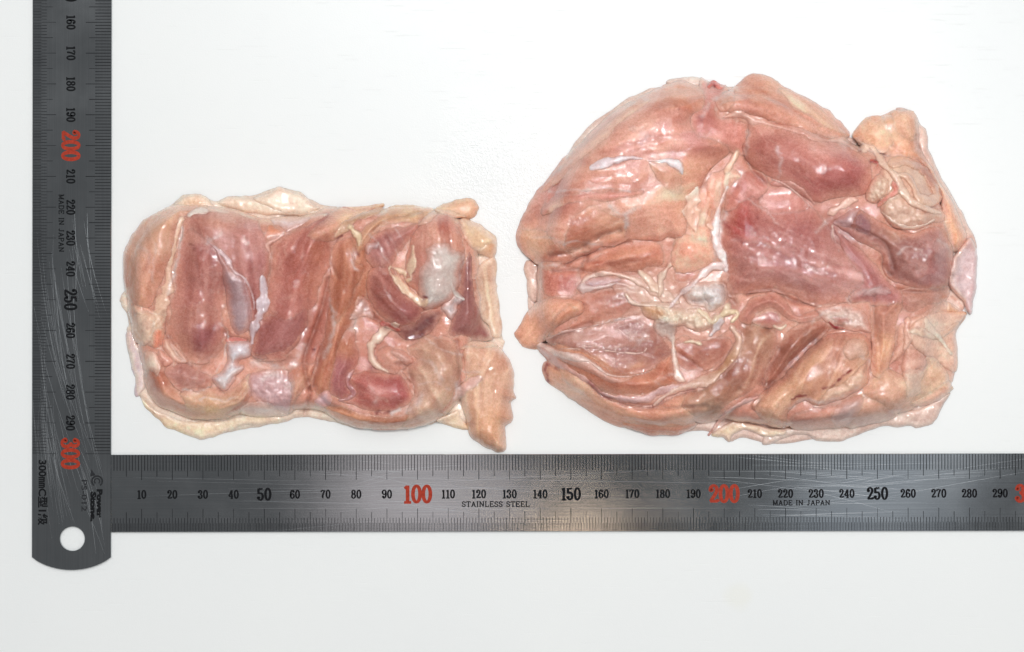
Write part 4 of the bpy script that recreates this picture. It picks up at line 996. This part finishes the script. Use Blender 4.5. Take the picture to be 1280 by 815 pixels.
g.strand('fascia', F_('850,580 900,520 960,470 1000,430 1060,380 1110,380'), [6, 6, 7, 8, 12, 10], (222, 200, 196), h=1.0)
g.strand('fascia', F_('990,600 1030,630 1060,660 1120,620 1145,570'), [7, 8, 10, 11, 9], (226, 206, 180), h=1.5)
g.strand('fascia', F_('1110,620 1160,610 1190,620 1160,660'), [8, 9, 6, 6], (226, 204, 172), h=1.3)
g.strand('fascia', F_('1050,730 1080,690 1110,650'), [7, 9, 8], (226, 220, 222), h=1.1)
g.strand('fascia', F_('920,765 960,760 1005,775'), [4, 7, 5], (224, 204, 178), h=0.8)
g.part('gristle', F_('750,680 790,640 860,650 880,700 860,770 830,740 790,730'), (198, 178, 168), h=0.7, w=9, lump=0.5, mt=M_SINEW, soft=7)
g.strand('fascia', J_('20,690 100,590 180,540 240,520'), [3, 6, 8, 5], (208, 160, 150), h=1.0)
g.colours(W2, '''
A06A5C 230,608 280,618 320,602
946050 640,572 610,600
9C6656 470,640
CC948A 520,260 560,250
A86A64 620,340
C4887E 560,300 600,300
B8847C 660,420
CC9C94 720,450
D49E90 600,140 540,130
CC9084 650,180
D8A896 280,110 330,190
C88E86 380,160
E0B09A 150,190 110,300
D09C84 300,70 370,60
C88C7C 330,150 370,120
C07E74 400,110 420,105
CF9C88 200,150 130,210
C88F80 260,190 300,170
B87468 100,270 90,300
C8907E 180,240
DAAE92 60,380 50,340
C08068 130,330
CE9C84 230,310 330,230
E2AE94 390,230 370,280
E4B49C 400,320 420,330
B87866 90,410 150,400
B87C66 250,390
A87060 230,480
A06E62 290,585
AC7C6E 330,570
B48478 200,560
B0867A 150,570
B8836C 280,640 200,620
D0A48C 150,670 230,700
BE8670 330,720
A87060 440,590
B88868 460,620
D4A288 50,560
CC947E 90,530
E8BCA8 430,250 450,240
C89078 540,50 480,80
C08474 510,100
D8AC90 640,100 680,120
B47468 560,150 540,180
B8786C 640,200
AC645E 690,240 650,260 730,235
B87266 500,230 480,250
B05A54 470,310 490,330
B47A72 560,330 530,360
B07A74 600,400 580,390
B07A70 500,420
A4726C 600,470
A87068 700,350
DEB598 760,150 750,140
D8AE94 830,130
CC9478 800,190
C4907C 880,220 900,300
A2726A 830,380 870,400
A87A68 820,350
A8706C 900,430
98685F 810,420
B48878 870,480
ECC4A8 900,600 920,560
EABA9E 830,560
D8A888 800,600
CA9E88 800,700 760,700
D2A48E 900,680
A8705E 600,560 640,540
966050 580,600
C49478 640,640 600,660
CC9C84 700,600
B88878 600,730
AC7866 680,560
B88270 790,540
A8665E 560,520
A87C66 530,560
B88C78 500,600
AC7E68 470,680
A27C68 440,720''')
WHT = (226, 206, 200)
for pts, w, a, z in (
    (E_('230,650 330,645 420,640 520,630 640,650'), 1.6, 0.5, 0.1), (E_('250,560 300,520 340,500'), 2.5, 0.35, 0), (E_('640,330 690,330 720,370 690,400'), 3.5, 0.35, 0),
    (F_('540,70 590,110 620,130 620,180'), 3.2, 0.65, 0.1), (F_('620,110 660,90 690,80'), 3, 0.6, 0.1), (F_('300,270 380,250 440,260 500,270'), 1.6, 0.55, 0.1),
    (F_('180,370 230,375 280,372'), 1.8, 0.5, 0.1), (E_('1010,270 1050,200 1080,180'), 3, 0.5, 0.1), (F_('150,230 240,230 300,260'), 2, 0.3, 0),
    (F_('540,650 620,640 700,640'), 2, 0.4, 0.1), (G_('690,250 720,190 750,150'), 3, 0.4, 0), (G_('640,230 700,225 760,230'), 1.4, 0.3, 0),
    (G_('780,440 840,400 870,400'), 2.4, 0.35, 0), (I_('200,70 260,110 330,180'), 1.6, 0.3, 0), (I_('130,250 220,260 330,280'), 2.4, 0.25, 0),
    (I_('500,220 530,180 570,150'), 2.2, 0.4, 0), (I_('860,310 900,280 960,290'), 1.6, 0.5, 0.1), (I_('1040,250 1090,290 1100,340'), 2, 0.35, 0),
    (H_('320,370 340,440 330,500'), 2.4, 0.4, 0), (H_('200,300 190,350 185,400'), 2.5, 0.4, 0), (J_('380,575 440,530 520,545 600,525 700,480'), 2.2, 0.5, 0.1),
    (J_('700,340 735,360 740,420'), 2, 0.4, 0), (I_('600,210 640,230 700,270'), 1.6, 0.3, 0), (I_('640,510 700,480 780,460'), 3, 0.35, 0), (E_('720,180 760,190 780,170'), 3, 0.35, 0),
    (I_('100,130 60,250 50,330'), 3, 0.5, 0.1), (J_('480,190 540,140 600,120'), 2.4, 0.4, 0), (J_('100,590 150,560 210,530'), 2, 0.4, 0)):
    g.line(pts, w, WHT, a, z)
for pts, w, a in ((J_('530,485 575,462 650,400'), 1.7, 0.95), (J_('390,530 420,515 455,513'), 1.5, 0.75), (J_('955,215 975,230 980,240'), 2.6, 0.7),
                  (G_('212,350 215,400 222,430'), 3.5, 0.85), (G_('215,345 260,365 280,370'), 2.5, 0.5), (G_('430,440 480,490 540,525'), 2.5, 0.55), (E_('1045,105 1065,100 1075,112'), 2.6, 0.85),
                  (E_('870,210 890,220 885,230'), 1.5, 0.5), (H_('30,90 45,95'), 2, 0.7), (E_('990,270 1010,290'), 4, 0.4), (H_('745,430 770,438'), 2.0, 0.7), (I_('90,170 110,195'), 3, 0.5), (I_('230,130 240,150'), 3, 0.4)):
    g.line(pts, w, (140, 26, 34), a, 0)
for pts, w, a in ((E_('770,200 830,180 900,195 950,220'), 6, 0.35), (F_('1040,0 1050,60 1040,110'), 2.4, 0.5), (E_('1040,545 1090,530 1110,510'), 2.5, 0.5), (I_('1060,500 1120,510 1160,570'), 3, 0.5)):
    g.line(pts, w, (206, 110, 58), a, 0)
g.line(F_('300,375 370,340 450,305 560,270 640,258'), 2.6, (150, 78, 68), 0.4, -1.2)  # creases pressed in and darkened in colour
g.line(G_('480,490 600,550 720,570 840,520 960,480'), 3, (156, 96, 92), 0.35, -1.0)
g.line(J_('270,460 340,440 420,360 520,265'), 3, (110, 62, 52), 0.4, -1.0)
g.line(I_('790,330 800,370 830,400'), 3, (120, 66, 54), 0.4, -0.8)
CREASE_SHADE = (112, 46, 42)  # crease shade put into the tissue colour, mostly over pressed-in grooves
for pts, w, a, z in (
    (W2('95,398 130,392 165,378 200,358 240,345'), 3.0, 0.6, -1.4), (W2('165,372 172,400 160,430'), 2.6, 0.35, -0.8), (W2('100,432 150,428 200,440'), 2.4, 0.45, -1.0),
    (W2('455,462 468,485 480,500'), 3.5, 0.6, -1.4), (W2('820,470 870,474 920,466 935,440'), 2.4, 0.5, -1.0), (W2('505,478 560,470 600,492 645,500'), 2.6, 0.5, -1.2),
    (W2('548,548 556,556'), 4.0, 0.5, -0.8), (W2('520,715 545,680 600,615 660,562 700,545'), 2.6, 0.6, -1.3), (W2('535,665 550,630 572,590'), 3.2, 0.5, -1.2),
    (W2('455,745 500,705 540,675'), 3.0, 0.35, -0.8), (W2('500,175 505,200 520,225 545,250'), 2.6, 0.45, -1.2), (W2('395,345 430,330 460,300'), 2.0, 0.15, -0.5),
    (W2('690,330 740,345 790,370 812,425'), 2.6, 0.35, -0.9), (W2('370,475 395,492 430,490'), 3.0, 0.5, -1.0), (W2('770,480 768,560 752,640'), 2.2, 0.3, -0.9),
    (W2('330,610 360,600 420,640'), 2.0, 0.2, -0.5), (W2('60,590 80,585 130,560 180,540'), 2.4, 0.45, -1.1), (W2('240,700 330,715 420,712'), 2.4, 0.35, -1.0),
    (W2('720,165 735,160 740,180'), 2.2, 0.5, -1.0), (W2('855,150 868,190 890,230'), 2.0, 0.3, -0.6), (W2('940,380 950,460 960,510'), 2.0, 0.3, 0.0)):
    g.line(pts, 1.3 * w, CREASE_SHADE, 0.65 * a, z, 0.2)
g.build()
